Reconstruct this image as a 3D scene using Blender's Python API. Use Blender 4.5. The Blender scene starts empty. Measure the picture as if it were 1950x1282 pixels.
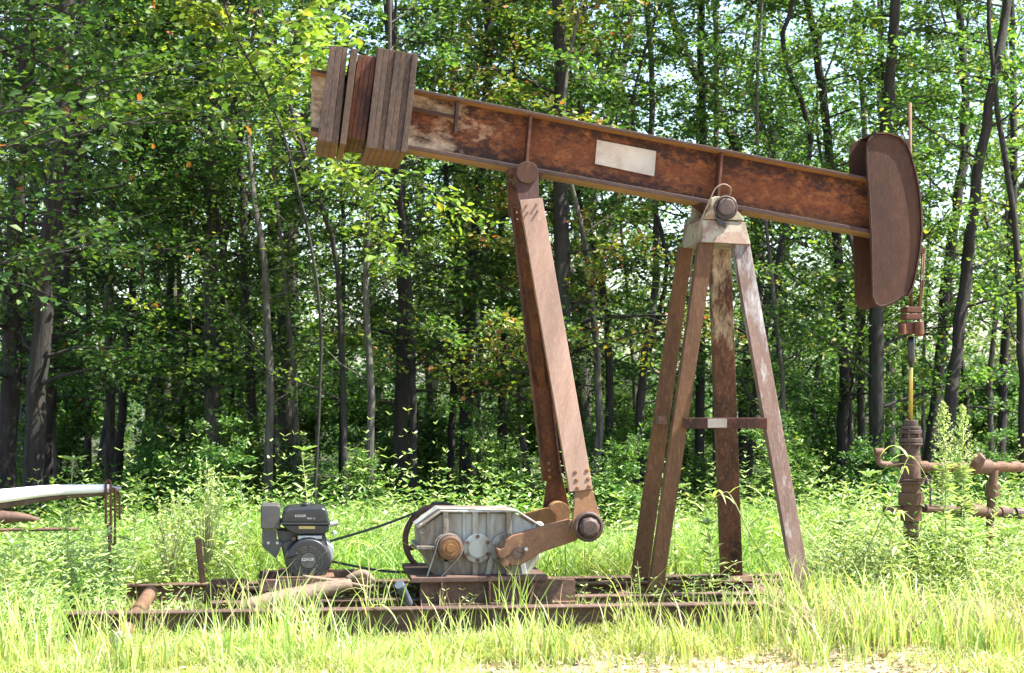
import bpy, bmesh, math, random
import numpy as np
from mathutils import Vector, Matrix

# ------------------------------------------------------------------ camera, sky, sun, exposure
scene = bpy.context.scene
F_PX, YAW, PITCH = 3200.0, math.radians(7.74), math.atan(79 / 3200.0)
CAM = Vector((0, 0, 1.5))
cd = bpy.data.cameras.new('camera'); camo = bpy.data.objects.new('camera', cd)
scene.collection.objects.link(camo); scene.camera = camo
camo.location = CAM; camo.rotation_euler = (math.radians(90) + PITCH, 0, -YAW)
cd.sensor_width = 36; cd.lens = F_PX / 1950 * 36; cd.clip_start = .1; cd.clip_end = 2000
cd.dof.use_dof = True; cd.dof.focus_distance = 10.4; cd.dof.aperture_fstop = 6.3

SUN = Vector((.54, -.11, .83)).normalized()
world = bpy.data.worlds.new('World'); scene.world = world; world.use_nodes = True
wn = world.node_tree.nodes; wn.clear()
sky = wn.new('ShaderNodeTexSky'); sky.sky_type = 'NISHITA'; sky.sun_disc = False
sky.sun_elevation = math.asin(SUN.z); sky.sun_rotation = math.atan2(SUN.x, SUN.y)
sky.air_density = 1.0; sky.dust_density = 1.5; sky.ozone_density = 1.0
bg = wn.new('ShaderNodeBackground'); bg.inputs['Strength'].default_value = .12
wo = wn.new('ShaderNodeOutputWorld')
world.node_tree.links.new(sky.outputs[0], bg.inputs[0]); world.node_tree.links.new(bg.outputs[0], wo.inputs[0])
sl = bpy.data.lights.new('sun', 'SUN'); sl.energy = 5.0; sl.angle = math.radians(.5); sl.color = (1, .965, .91)
so = bpy.data.objects.new('sun', sl); scene.collection.objects.link(so)
so.rotation_euler = SUN.to_track_quat('Z', 'Y').to_euler()
scene.view_settings.view_transform = 'Standard'; scene.view_settings.look = 'None'
scene.view_settings.exposure = 2.05; scene.view_settings.gamma = 1.0
scene.cycles.max_bounces = 7; scene.cycles.transmission_bounces = 4; scene.cycles.diffuse_bounces = 4
scene.cycles.use_adaptive_sampling = True; scene.cycles.use_denoising = True

# ------------------------------------------------------------------ helpers
Fv = Vector((math.sin(YAW) * math.cos(PITCH), math.cos(YAW) * math.cos(PITCH), math.sin(PITCH)))
Rv = Vector((math.cos(YAW), -math.sin(YAW), 0)); Uv = Rv.cross(Fv)

def P(px, py, y):
    """point where the sight line of a photo pixel meets the plane at distance y"""
    d = Fv + Rv * ((px - 975) / F_PX) - Uv * ((py - 641) / F_PX)
    return CAM + d * (y / d.y)

C = scene.collection

def tag(o, label=None, cat=None, group=None, kind=None):
    if label: o['label'] = label
    if cat: o['category'] = cat
    if group: o['group'] = group
    if kind: o['kind'] = kind
    return o

def empty(name, loc, label=None, cat=None, group=None):
    o = bpy.data.objects.new(name, None); C.objects.link(o); o.location = loc; o.empty_display_size = .1
    return tag(o, label, cat, group)

ORG = {}

def link(name, me, mat, parent=None, bevel=0, smooth=False):
    me.materials.append(mat)
    o = bpy.data.objects.new(name, me); C.objects.link(o)
    if parent is not None: o.parent = parent
    if smooth:
        me.polygons.foreach_set('use_smooth', [True] * len(me.polygons))
    if bevel:
        b = o.modifiers.new('bevel', 'BEVEL'); b.width = bevel; b.segments = 2; b.limit_method = 'ANGLE'; b.angle_limit = .6
        me.polygons.foreach_set('use_smooth', [True] * len(me.polygons))
        try:
            w = o.modifiers.new('wn', 'WEIGHTED_NORMAL'); w.keep_sharp = False
        except Exception: pass
    return o

def root_loc(p):
    v = Vector((0, 0, 0))
    while p is not None:
        v += Vector(p.location); p = p.parent
    return v

class MB:
    def __init__(s): s.v = []; s.f = []
    def add(s, vs, fs):
        n = len(s.v); s.v += [tuple(v) for v in vs]; s.f += [tuple(i + n for i in f) for f in fs]; return s
    def box(s, a, b):
        x0, y0, z0 = a; x1, y1, z1 = b
        return s.add([(x0,y0,z0),(x1,y0,z0),(x1,y1,z0),(x0,y1,z0),(x0,y0,z1),(x1,y0,z1),(x1,y1,z1),(x0,y1,z1)],
                     [(0,3,2,1),(4,5,6,7),(0,1,5,4),(1,2,6,5),(2,3,7,6),(3,0,4,7)])
    def prism(s, pts, y0, y1):
        """outline given as photo pixels read at distance y0, extruded straight back to y1"""
        w = [P(a, b, y0) for a, b in pts]
        return s.prism3([Vector((p.x, y0, p.z)) for p in w], Vector((0, y1 - y0, 0)))
    def prism3(s, w, ex):
        n = len(w)
        vs = [tuple(p) for p in w] + [tuple(p + ex) for p in w]
        fs = [tuple(range(n)), tuple(range(2 * n - 1, n - 1, -1))] + [(i + n, (i + 1) % n + n, (i + 1) % n, i) for i in range(n)]
        return s.add(vs, fs)
    def bar(s, p, q, w, h, side=Vector((0, 1, 0))):
        p = Vector(p); q = Vector(q); d = (q - p).normalized()
        a = (side - d * side.dot(d)).normalized(); b = d.cross(a)
        c = [a * (w / 2 * i) + b * (h / 2 * j) for i, j in ((-1, -1), (1, -1), (1, 1), (-1, 1))]
        return s.add([p + k for k in c] + [q + k for k in c],
                     [(3,2,1,0),(4,5,6,7),(0,1,5,4),(1,2,6,5),(2,3,7,6),(3,0,4,7)])
    def bar2(s, p, q, r, t, wp, wq, h, side=Vector((0, 1, 0))):
        return s
    def tube(s, pts, rs, n=8, caps=True):
        pts = [Vector(p) for p in pts]; k = len(pts)
        if not hasattr(rs, '__len__'): rs = [rs] * k
        vs = []; fs = []; a = None
        for i, p in enumerate(pts):
            d = (pts[min(i + 1, k - 1)] - pts[max(i - 1, 0)])
            d = d.normalized() if d.length > 1e-9 else Vector((0, 0, 1))
            if a is None:
                a = d.cross(Vector((0.3, 1, .1)));
                if a.length < .1: a = d.cross(Vector((1, 0, 0)))
            a = (a - d * a.dot(d)).normalized(); b = d.cross(a)
            for j in range(n):
                t = 2 * math.pi * j / n
                vs.append(p + (a * math.cos(t) + b * math.sin(t)) * rs[i])
            if i:
                o = (i - 1) * n
                for j in range(n):
                    fs.append((o + j, o + (j + 1) % n, o + n + (j + 1) % n, o + n + j))
        if caps:
            fs.append(tuple(range(n - 1, -1, -1))); fs.append(tuple((k - 1) * n + j for j in range(n)))
        return s.add(vs, fs)
    def disc(s, c, r, y1, n=32, r2=None):
        c = Vector(c); return s.tube([c, Vector((c.x, y1, c.z))], [r, r if r2 is None else r2], n)
    def ring(s, c, R, r, ax=Vector((0, 1, 0)), n=40, m=8, sy=1.0):
        c = Vector(c); ax = ax.normalized(); a = ax.orthogonal().normalized(); b = ax.cross(a)
        vs = []; fs = []
        for i in range(n):
            t = 2 * math.pi * i / n; u = a * math.cos(t) + b * math.sin(t)
            for j in range(m):
                q = 2 * math.pi * (j + .5) / m
                vs.append(c + u * (R + r * math.cos(q)) + ax * (r * sy * math.sin(q)))
                fs.append((i * m + j, i * m + (j + 1) % m, ((i + 1) % n) * m + (j + 1) % m, ((i + 1) % n) * m + j))
        return s.add(vs, fs)
    def build(s, name, mat, parent=None, bevel=0, smooth=False, label=None):
        me = bpy.data.meshes.new(name); o = root_loc(parent)
        me.from_pydata([(v[0] - o.x, v[1] - o.y, v[2] - o.z) for v in s.v], [], s.f); 
        bm = bmesh.new(); bm.from_mesh(me); bmesh.ops.recalc_face_normals(bm, faces=bm.faces); bm.to_mesh(me); bm.free()
        me.update()
        ob = link(name, me, mat, parent, bevel, smooth)
        if label: ob['label'] = label
        return ob

def np_mesh(name, V, Fc, k):
    """fast mesh from arrays; every face has k corners"""
    me = bpy.data.meshes.new(name); nf = len(Fc)
    me.vertices.add(len(V)); me.vertices.foreach_set('co', np.asarray(V, np.float32).ravel())
    me.loops.add(nf * k); me.loops.foreach_set('vertex_index', np.asarray(Fc, np.int32).ravel())
    me.polygons.add(nf); me.polygons.foreach_set('loop_start', np.arange(0, nf * k, k, dtype=np.int32))
    me.polygons.foreach_set('loop_total', np.full(nf, k, np.int32))
    me.update(calc_edges=True); me.validate()
    return me

# ------------------------------------------------------------------ materials
def newmat(name):
    m = bpy.data.materials.new(name); m.use_nodes = True; nt = m.node_tree; nt.nodes.clear()
    out = nt.nodes.new('ShaderNodeOutputMaterial')
    def N(t, **kw):
        n = nt.nodes.new('ShaderNode' + t)
        for k, v in kw.items():
            if k.startswith('_'): setattr(n, k[1:], v); continue
            i = n.inputs[int(k[1:])] if k[0] == 'i' and k[1:].isdigit() else n.inputs[k.replace('__', ' ')]
            if hasattr(v, 'outputs'): v = v.outputs[0]
            if isinstance(v, bpy.types.NodeSocket): nt.links.new(v, i)
            else: i.default_value = v
        return n
    return m, nt, N, out

def col(c): return (c[0], c[1], c[2], 1)

def mixc(N, fac, a, b, mode='MIX'):
    n = N('Mix', _data_type='RGBA', _blend_type=mode)
    nt = n.id_data
    for s, v in ((n.inputs[0], fac), (n.inputs[6], a), (n.inputs[7], b)):
        if hasattr(v, 'outputs') and not isinstance(v, bpy.types.NodeSocket): v = v.outputs[0]
        if isinstance(v, bpy.types.NodeSocket): nt.links.new(v, s)
        elif isinstance(v, (tuple, list)): s.default_value = col(v)
        else: s.default_value = v
    return n.outputs[2]

def mrange(N, v, a, b, c=0., d=1.):
    n = N('MapRange'); nt = n.id_data
    nt.links.new(v.outputs[0] if not isinstance(v, bpy.types.NodeSocket) else v, n.inputs[0])
    n.inputs[1].default_value = a; n.inputs[2].default_value = b; n.inputs[3].default_value = c; n.inputs[4].default_value = d
    return n.outputs[0]

def rust(name, dark, mid, light, paint=None, amt=.5, scale=6., stretch=(1, 1, 1), rot=0., rough=.75, speck=.5, paint_scale=None, bump=.25, metal=0., left_paint=None, edge=.06, band=None, under=None, nr=.65, zpaint=None, fine=0.):
    m, nt, N, out = newmat(name)
    tc = N('TexCoord'); mr = N('Mapping', Vector=tc.outputs['Object']); mr.inputs['Rotation'].default_value = (0, rot, 0)
    mp = N('Mapping', Vector=mr); mp.inputs['Scale'].default_value = stretch
    n1 = N('TexNoise', Vector=mp, Scale=scale, Detail=10., Roughness=nr)
    f1 = n1.outputs[0]
    if fine:
        nf = N('TexNoise', Vector=mp, Scale=scale * 16, Detail=4., Roughness=.8)
        f1 = N('Math', _operation='ADD', i0=f1, i1=mrange(N, nf.outputs[0], .25, .75, -fine, fine)).outputs[0]
    if band:  # rust darker towards the web edges, flange shade put into the colour
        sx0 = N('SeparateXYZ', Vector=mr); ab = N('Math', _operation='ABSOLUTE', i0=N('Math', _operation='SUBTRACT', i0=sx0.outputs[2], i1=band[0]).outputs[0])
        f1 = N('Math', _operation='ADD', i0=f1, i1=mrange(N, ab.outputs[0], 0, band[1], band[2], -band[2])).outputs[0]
    c = mixc(N, mrange(N, f1, .36, .62), dark, mid)
    if under:  # downward faces tinted orange, grass bounce light put into the rust colour
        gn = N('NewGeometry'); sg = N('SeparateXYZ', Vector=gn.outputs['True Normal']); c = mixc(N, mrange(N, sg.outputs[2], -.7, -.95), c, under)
    n2 = N('TexNoise', Vector=mp, Scale=scale * 9, Detail=5., Roughness=.75)
    c = mixc(N, mrange(N, n2.outputs[0], .5, .72, 0, .8), c, light)
    n3 = N('TexNoise', Vector=mp, Scale=scale * 30, Detail=3., Roughness=.7)
    c = mixc(N, mrange(N, n3.outputs[0], .35, .65, speck, 0), c, tuple(x * .35 for x in dark))
    if paint:
        pn = N('TexNoise', Vector=mp, Scale=paint_scale or scale * .8, Detail=10., Roughness=.72)
        f = mrange(N, pn.outputs[0], 1 - amt, 1 - amt + edge)
        if zpaint:
            sz = N('SeparateXYZ', Vector=tc.outputs['Object'])
            f = mrange(N, N('Math', _operation='ADD', i0=pn.outputs[0], i1=mrange(N, sz.outputs[2], zpaint[0], zpaint[1], -.14, .06)).outputs[0], 1 - amt, 1 - amt + edge)
        if left_paint:
            sx = N('SeparateXYZ', Vector=mr)
            ad = N('Math', _operation='ADD', i0=pn.outputs[0], i1=mrange(N, sx.outputs[0], left_paint[0], left_paint[1], -.08, .17))
            f = mrange(N, ad.outputs[0], 1 - amt, 1 - amt + edge)
        c = mixc(N, f, c, paint)
    dn = N('TexNoise', Vector=mp, Scale=1.7, Detail=5., Roughness=.6)
    oi = N('ObjectInfo')
    hs = N('HueSaturation', Value=mrange(N, dn.outputs[0], .35, .65, .72, 1.22), Saturation=mrange(N, oi.outputs['Random'], 0, 1, .88, 1.12), Color=c)
    hs2 = N('HueSaturation', Value=mrange(N, oi.outputs['Random'], 0, 1, .92, 1.08), Hue=mrange(N, oi.outputs['Random'], 0, 1, .494, .506), Color=hs.outputs[0]); c = hs2.outputs[0]
    bp = N('Bump', Height=n2.outputs[0], Strength=bump, Distance=.01)
    bs = N('BsdfPrincipled', Base__Color=c, Roughness=rough, Normal=bp, Metallic=metal)
    bs.inputs['Specular IOR Level'].default_value = .35
    nt.links.new(bs.outputs[0], out.inputs[0]); return m

def leafmat(name, cols, trans=.4, scale=.6, rough=.45, odd=None, odd_at=.97):
    m, nt, N, out = newmat(name)
    g = N('NewGeometry'); tc = N('TexCoord')
    r = N('ValToRGB', Fac=g.outputs['Random Per Island'])
    e = r.color_ramp.elements; e[0].color = col(cols[0]); e[1].color = col(cols[-1])
    for i, c_ in enumerate(cols[1:-1]):
        k = e.new((i + 1) / (len(cols) - 1)); k.color = col(c_)
    c = r.outputs[0]
    n = N('TexNoise', Vector=tc.outputs['Object'], Scale=scale, Detail=2.)
    hsv = N('HueSaturation', Hue=mrange(N, n.outputs[0], .3, .7, .48, .515), Value=mrange(N, n.outputs[0], .3, .7, .8, 1.2), Color=c)
    c = hsv.outputs[0]
    if odd:
        wn_ = N('TexWhiteNoise', _noise_dimensions='1D', W=g.outputs['Random Per Island'])
        c = mixc(N, mrange(N, wn_.outputs[0], odd_at, odd_at + .005), c, odd)
    tcol = mixc(N, 1.0, c, (1.25, 1.32, .52), 'MULTIPLY')
    bs = N('BsdfPrincipled', Base__Color=c, Roughness=rough); bs.inputs['Specular IOR Level'].default_value = .4
    tr = N('BsdfTranslucent', Color=tcol)
    mx = N('MixShader', Fac=trans, i1=bs, i2=tr)
    nt.links.new(mx.outputs[0], out.inputs[0]); return m

def simple(name, c, rough=.6, metal=0., var=.3, scale=20., c2=None, bump=.1):
    m, nt, N, out = newmat(name)
    tc = N('TexCoord'); n = N('TexNoise', Vector=tc.outputs['Object'], Scale=scale, Detail=6., Roughness=.65)
    cc = mixc(N, mrange(N, n.outputs[0], .35, .65), c, c2 or tuple(x * (1 - var) for x in c))
    bp = N('Bump', Height=n.outputs[0], Strength=bump, Distance=.01)
    bs = N('BsdfPrincipled', Base__Color=cc, Roughness=mrange(N, n.outputs[0], .3, .7, rough * .85, min(1, rough * 1.2)), Metallic=metal, Normal=bp)
    nt.links.new(bs.outputs[0], out.inputs[0]); return m

M = {}
M['web'] = rust('rust_web_shaded', (.036, .014, .009), (.165, .048, .015), (.37, .14, .042), (.52, .40, .26), .42, 1.5, (.8, 1, 1.3), math.radians(-11), left_paint=(-.25, -1.2), band=(2.965, .16, .16), nr=.76, edge=.15, paint_scale=3., speck=.35, fine=.25)
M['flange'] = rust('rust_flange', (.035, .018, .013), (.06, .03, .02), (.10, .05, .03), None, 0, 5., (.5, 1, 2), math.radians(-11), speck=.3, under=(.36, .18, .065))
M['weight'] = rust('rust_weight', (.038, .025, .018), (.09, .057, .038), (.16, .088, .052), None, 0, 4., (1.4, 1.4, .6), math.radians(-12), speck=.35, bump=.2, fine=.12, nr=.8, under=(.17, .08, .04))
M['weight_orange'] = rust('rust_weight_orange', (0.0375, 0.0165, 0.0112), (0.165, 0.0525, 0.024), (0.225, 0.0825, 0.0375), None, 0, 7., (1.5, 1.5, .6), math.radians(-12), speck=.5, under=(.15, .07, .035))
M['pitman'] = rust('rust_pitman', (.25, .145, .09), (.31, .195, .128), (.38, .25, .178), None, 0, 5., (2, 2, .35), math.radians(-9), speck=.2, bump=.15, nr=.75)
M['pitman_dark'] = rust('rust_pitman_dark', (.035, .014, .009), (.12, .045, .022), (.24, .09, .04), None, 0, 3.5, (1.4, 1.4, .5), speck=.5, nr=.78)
M['head'] = rust('rust_head', (.040, .016, .009), (.064, .027, .016), (.10, .048, .028), None, 0, 3., (1.6, 1.6, .5), speck=.3, bump=.15, nr=.8, fine=.06)
M['leg'] = rust('rust_leg', (.08, .036, .016), (.135, .064, .028), (.20, .112, .058), (.30, .27, .22), .30, 5., (1.5, 1.5, .35), speck=.3, paint_scale=9, edge=.05, nr=.75)
M['leg_white'] = rust('rust_leg_white', (.12, .07, .052), (.18, .11, .08), (.26, .18, .14), (.37, .37, .36), .54, 5., (1.6, 1.6, .3), speck=.3, paint_scale=3.5, edge=.12, zpaint=(.9, 2.1), nr=.75)
M['leg_orange'] = rust('rust_leg_orange', (.03, .013, .008), (.17, .06, .02), (.32, .15, .05), (.40, .32, .19), .50, 3., (2, 2, .6), speck=.45, paint_scale=3., edge=.12, zpaint=(1.2, 2.2), nr=.8)
M['cap'] = rust('cap_paint', (.16, .09, .06), (.24, .16, .11), (.27, .21, .15), (.28, .25, .18), .56, 4., (1, 1, 1), speck=.2, paint_scale=5)
M['crank'] = rust('rust_crank', (.17, .075, .028), (.25, .12, .045), (.32, .18, .075), None, 0, 5., speck=.2, bump=.15, nr=.75)
M['gear'] = rust('gear_paint', (.14, .085, .045), (.26, .20, .13), (.30, .25, .17), (.37, .375, .34), .56, 2.6, (1.6, 1.6, .4), speck=.15, paint_scale=3.2, rough=.6, edge=.16, nr=.75)
M['gear_grey'] = rust('gear_paint_grey', (.13, .085, .05), (.22, .18, .12), (.28, .24, .18), (.31, .315, .28), .55, 4., (1.5, 1.5, .5), speck=.15, rough=.6, edge=.14, nr=.75)  # slightly darker grey paint for ribs, joint flange and covers
M['base'] = rust('rust_base', (.065, .034, .022), (.13, .072, .048), (.21, .135, .10), None, 0, 5., (.6, 1, 1), speck=.3, nr=.75)
M['wheel'] = rust('rust_wheel', (.09, .045, .03), (.15, .08, .055), (.22, .13, .09), None, 0, 9., speck=.3)
M['pipe'] = rust('rust_pipe', (0.09, 0.045, 0.027), (0.15, 0.0825, 0.0488), (0.21, 0.128, 0.0825), None, 0, 9., speck=.3)
M['pipe_red'] = rust('rust_bright', (0.07, 0.0245, 0.014), (0.133, 0.049, 0.0245), (0.196, 0.084, 0.042), None, 0, 9., speck=.3)
M['plate'] = rust('faded_plate', (.36, .26, .18), (.48, .43, .35), (.52, .48, .41), (.48, .45, .39), .53, 3., speck=.04, bump=.05, edge=.22, nr=.8)
M['grease'] = simple('black_grease', (.012, .011, .011), .25)
M['nut'] = rust('greasy_nut', (.04, .025, .02), (.10, .06, .045), (.16, .09, .06), None, 0, 12., speck=.5, rough=.55)
M['black'] = simple('black_engine', (.012, .013, .017), .36, 0, .5, 12., (.025, .024, .024))
M['engine_grey'] = simple('engine_grey', (.045, .046, .05), .5, .1, .3, 15., (.075, .068, .06))
M['steel'] = simple('dull_steel', (.45, .46, .48), .4, .6, .3, 18.)
M['brass'] = simple('polished_rod', (.50, .36, .10), .3, .7, .2, 10.)
M['white_text'] = simple('white_print', (.42, .41, .39), .7, 0, .35, 60.)
M['yellow_label'] = simple('yellow_sticker', (.55, .42, .16), .6, 0, .3, 60.)
M['belt'] = simple('rubber_belt', (.03, .032, .03), .6)
M['white_pipe'] = simple('white_paint', (.7, .68, .70), .45, 0, .12, 4., (.66, .64, .66), .05)
M['wood'] = rust('weathered_log', (.12, .08, .055), (.26, .19, .135), (.34, .27, .21), None, 0, 5., (.5, 2, 2), speck=.35)
M['cable'] = simple('old_cable', (.22, .15, .11), .7)
M['stub'] = simple('stub_paint', (.10, .125, .15), .5, 0, .5, 12.)
M['band'] = simple('brake_band', (.34, .33, .32), .45, .6, .4, 9.)

def barkmat(name, a, b, c):
    m, nt, N, out = newmat(name)
    tc = N('TexCoord'); mp = N('Mapping', Vector=tc.outputs['Object']); mp.inputs['Scale'].default_value = (1, 1, .22)
    n1 = N('TexNoise', Vector=mp, Scale=22., Detail=7., Roughness=.7)
    n2 = N('TexNoise', Vector=tc.outputs['Object'], Scale=2.2, Detail=4.)
    cc = mixc(N, mrange(N, n1.outputs[0], .38, .62), a, b)
    cc = mixc(N, mrange(N, n2.outputs[0], .52, .66, 0, .7), cc, c)
    bp = N('Bump', Height=n1.outputs[0], Strength=.9, Distance=.03)
    bs = N('BsdfPrincipled', Base__Color=cc, Roughness=.9, Normal=bp)
    nt.links.new(bs.outputs[0], out.inputs[0]); return m
M['bark'] = barkmat('brown_bark', (.009, .007, .006), (.033, .025, .019), (.026, .031, .018))
M['bark_pale'] = barkmat('pale_bark', (.035, .03, .023), (.12, .105, .086), (.075, .085, .05))

GREENS = [(.024, .072, .018), (.055, .13, .028), (.11, .205, .045), (.20, .30, .08)]
M['leaf'] = leafmat('leaf_green', GREENS, .5, .5, odd=(.30, .28, .06), odd_at=.975)
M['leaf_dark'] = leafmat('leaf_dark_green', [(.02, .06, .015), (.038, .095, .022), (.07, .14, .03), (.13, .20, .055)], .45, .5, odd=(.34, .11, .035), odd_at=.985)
M['leaf_yellow'] = leafmat('leaf_yellow_green', [(.09, .16, .03), (.13, .21, .035), (.18, .26, .045), (.26, .31, .06)], .45, .8, odd=(.38, .33, .06), odd_at=.96)
M['leaf_autumn'] = leafmat('leaf_turning', [(.06, .13, .02), (.10, .18, .03), (.18, .22, .04), (.28, .22, .05)], .42, .8, odd=(.36, .13, .045), odd_at=.93)
M['shrub'] = leafmat('leaf_shrub', [(.03, .10, .02), (.06, .15, .03), (.09, .20, .04), (.14, .25, .06)], .35, .7, odd=(.5, .5, .3), odd_at=.985)
M['grass'] = leafmat('grass_blade', [(.19, .29, .065), (.30, .40, .11), (.44, .51, .19), (.58, .59, .34)], .42, .7, .5, odd=(.50, .40, .25), odd_at=.86)
M['grass_far'] = leafmat('grass_blade_green', [(.09, .20, .04), (.17, .30, .06), (.26, .38, .09), (.38, .47, .17)], .42, .7, .5, odd=(.5, .45, .28), odd_at=.95)
M['weed'] = leafmat('weed_leaf', [(.13, .22, .07), (.22, .32, .11), (.34, .43, .19), (.48, .54, .32)], .35, .9, .45)
M['weed_flower'] = leafmat('weed_flower', [(.30, .40, .14), (.38, .48, .18), (.46, .54, .24), (.52, .58, .3)], .35, 3.)
M['stem'] = simple('weed_stem', (.20, .27, .09), .6, 0, .3, 10., (.26, .2, .1))
M['litter'] = leafmat('dry_litter', [(.26, .18, .12), (.36, .27, .19), (.50, .42, .33), (.26, .32, .10)], .2, 2., .7)

# ------------------------------------------------------------------ ground
rng = np.random.default_rng(7)
def hgt(x, y):
    return .035 * np.sin(x * 1.3 + .6) * np.sin(y * 1.1) + .02 * np.sin(x * 3.7 + y * 2.3) - .02
def ground():
    xs = np.concatenate([np.linspace(-400, -12, 14), np.linspace(-9, 16, 130), np.linspace(20, 400, 14)])
    ys = np.concatenate([np.linspace(-200, 4, 10), np.linspace(6, 24, 100), np.linspace(27, 900, 18)])
    X, Y = np.meshgrid(xs, ys); Z = hgt(X, Y) * (np.abs(Y) < 100)
    nx, ny = len(xs), len(ys)
    V = np.stack([X.ravel(), Y.ravel(), Z.ravel()], 1)
    i = np.arange(nx - 1)[None, :] + np.arange(ny - 1)[:, None] * nx; i = i.ravel()
    me = np_mesh('ground', V, np.stack([i, i + 1, i + 1 + nx, i + nx], 1), 4)
    m, nt, N, out = newmat('soil')
    tc = N('TexCoord')
    n1 = N('TexNoise', Vector=tc.outputs['Object'], Scale=1.1, Detail=8., Roughness=.65)
    n2 = N('TexNoise', Vector=tc.outputs['Object'], Scale=28., Detail=6., Roughness=.7)
    c = mixc(N, mrange(N, n1.outputs[0], .4, .6), (.38, .29, .21), (.50, .40, .31))
    c = mixc(N, mrange(N, n2.outputs[0], .42, .62), c, (.22, .17, .10))
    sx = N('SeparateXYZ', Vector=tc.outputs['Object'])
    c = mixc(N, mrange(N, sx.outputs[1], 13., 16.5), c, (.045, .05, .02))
    bp = N('Bump', Height=n2.outputs[0], Strength=.8, Distance=.04)
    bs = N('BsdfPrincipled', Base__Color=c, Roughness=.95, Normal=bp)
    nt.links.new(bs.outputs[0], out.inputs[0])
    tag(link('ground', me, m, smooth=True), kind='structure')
ground()

# ------------------------------------------------------------------ pump jack
PJ = empty('pump_jack', (1.4, 10.5, 0), 'rusty steel pump jack with nodding beam, horse head and stacked counterweights in tall grass', 'pump jack')
px2m = lambda n, y=10.5: n * y / F_PX

def ib(name, p, q, h, w, t=.012, mat=None, parent=None, bev=.003):
    """I-section beam from p to q, height h (z), flange width w (y)"""
    p = Vector(p); q = Vector(q); mb = MB(); d = (q - p).normalized()
    side = Vector((0, 0, 1)).cross(d).normalized(); up = d.cross(side)
    mb.bar(p, q, t * 2, h - 2 * t, side)
    for s in (-1, 1):
        o = up * (s * (h / 2 - t / 2 - .0))
        mb.bar(p + o, q + o, w, t, side)
    return mb.build(name, mat, parent, bev)

# base frame --------------------------------------------------
base = ib('base_frame', P(118, 1192, 9.75), P(1532, 1170, 9.75), .15, .11, .012, M['base'], PJ)
def flat(z, p): return Vector((p.x, p.y, z))
zr = P(800, 1166, 9.75).z
def sub(name, pa, pb, h, w, z, t=.012):
    return ib(name, flat(z, pa), flat(z, pb), h, w, t, M['base'], base)
sub('rail', P(215, 1104, 11.33), P(1500, 1100, 11.33), .15, .11, zr - .075)
sub('rail', P(420, 1120, 10.85), P(1530, 1120, 10.85), .14, .1, zr - .05)
sub('rail', P(400, 1140, 10.22), P(1490, 1133, 10.22), .14, .1, zr - .05)
for pa, pb in (((1532, 1165), (1532, 1165)),):
    a = P(1525, 1160, 9.82); sub('cross_member', a, Vector((a.x, 11.28, 0)), .15, .16, zr - .073)
for px in (470, 800, 1050, 1240):
    a = P(px, 1165, 9.82); sub('cross_member', a, Vector((a.x, 11.28, 0)), .13, .09, zr - .085)
# skid under the gearbox
mb = MB(); a = P(783, 1100, 10.12); b = P(1042, 1100, 10.12)
mb.box((a.x, 10.10, a.z - .03), (b.x, 10.92, a.z)); mb.build('gearbox_pedestal', M['base'], base, .003)
pz = a.z
mb = MB(); a2 = P(800, 1150, 10.14); b2 = P(1095, 1150, 10.14)
mb.bar((a2.x, 10.15, pz - .1), (b2.x, 10.15, pz - .1), .02, .14)
mb.bar((a2.x, 10.14, pz - .165), (b2.x, 10.14, pz - .165), .08, .014)
mb.build('channel', M['base'], base, .002)
mb = MB(); mb.bar((a2.x, 10.88, pz - .1), (b2.x - .3, 10.88, pz - .1), .02, .14); mb.build('channel', M['base'], base, .002)
mb = MB()
for px in (840, 930, 1010):
    q = P(px, 1150, 10.15); mb.bar((q.x, 10.115, pz - .032), (q.x, 10.115, pz - .16), .05, .012)
    mb.build('gusset', M['base'], base, .002); mb = MB()

# walking beam ------------------------------------------------
YN, YF = 10.38, 10.62
def beam_pt(px, t):      # t = 0 bottom edge, 1 top edge, read at the near flange edge
    top = 131 + (px - 600) * .1962; bot = 246 + (px - 600) * .1805 + (6 if px > 700 else 3)
    return P(px, bot + (top - bot) * t, YN)
mb = MB()
def slab(mb, x0, x1, t0, t1, y0, y1):
    w = [beam_pt(x0, t0), beam_pt(x1, t0), beam_pt(x1, t1), beam_pt(x0, t1)]
    mb.prism3([Vector((p.x, y0, p.z)) for p in w], Vector((0, y1 - y0, 0)))
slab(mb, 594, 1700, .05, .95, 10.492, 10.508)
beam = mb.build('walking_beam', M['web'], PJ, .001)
for t0, t1 in ((-.02, .055), (.945, 1.0)):
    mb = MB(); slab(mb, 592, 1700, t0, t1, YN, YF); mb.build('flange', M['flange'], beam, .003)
for px in (1010, 1375):
    mb = MB(); a, b, c_, d = [beam_pt(px + k, t) for k, t in ((-9.5, .056), (-4.5, .056), (4.5, .944), (-.5, .944))]
    mb.prism3([Vector((p.x, YN + .012, p.z)) for p in (a, b, c_, d)], Vector((0, .1, 0)))
    mb.build('stiffener', M['pitman_dark'], beam, .002)
mb = MB(); mb.prism([(869, 193), (875, 193), (871, 251), (865, 251)], 10.40, 10.49); mb.build('bracket', M['flange'], beam, .002)
mb = MB(); mb.bar(P(780, 206, 10.44), P(878, 226, 10.44), .02, .024); mb.build('tie_rod', M['flange'], beam, .002)
mb = MB(); mb.prism([(1137, 266), (1250, 288), (1246, 336), (1133, 312)], 10.478, 10.491)
mb.build('name_plate', M['plate'], beam, .002, label='faded blank cream name plate')

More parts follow.
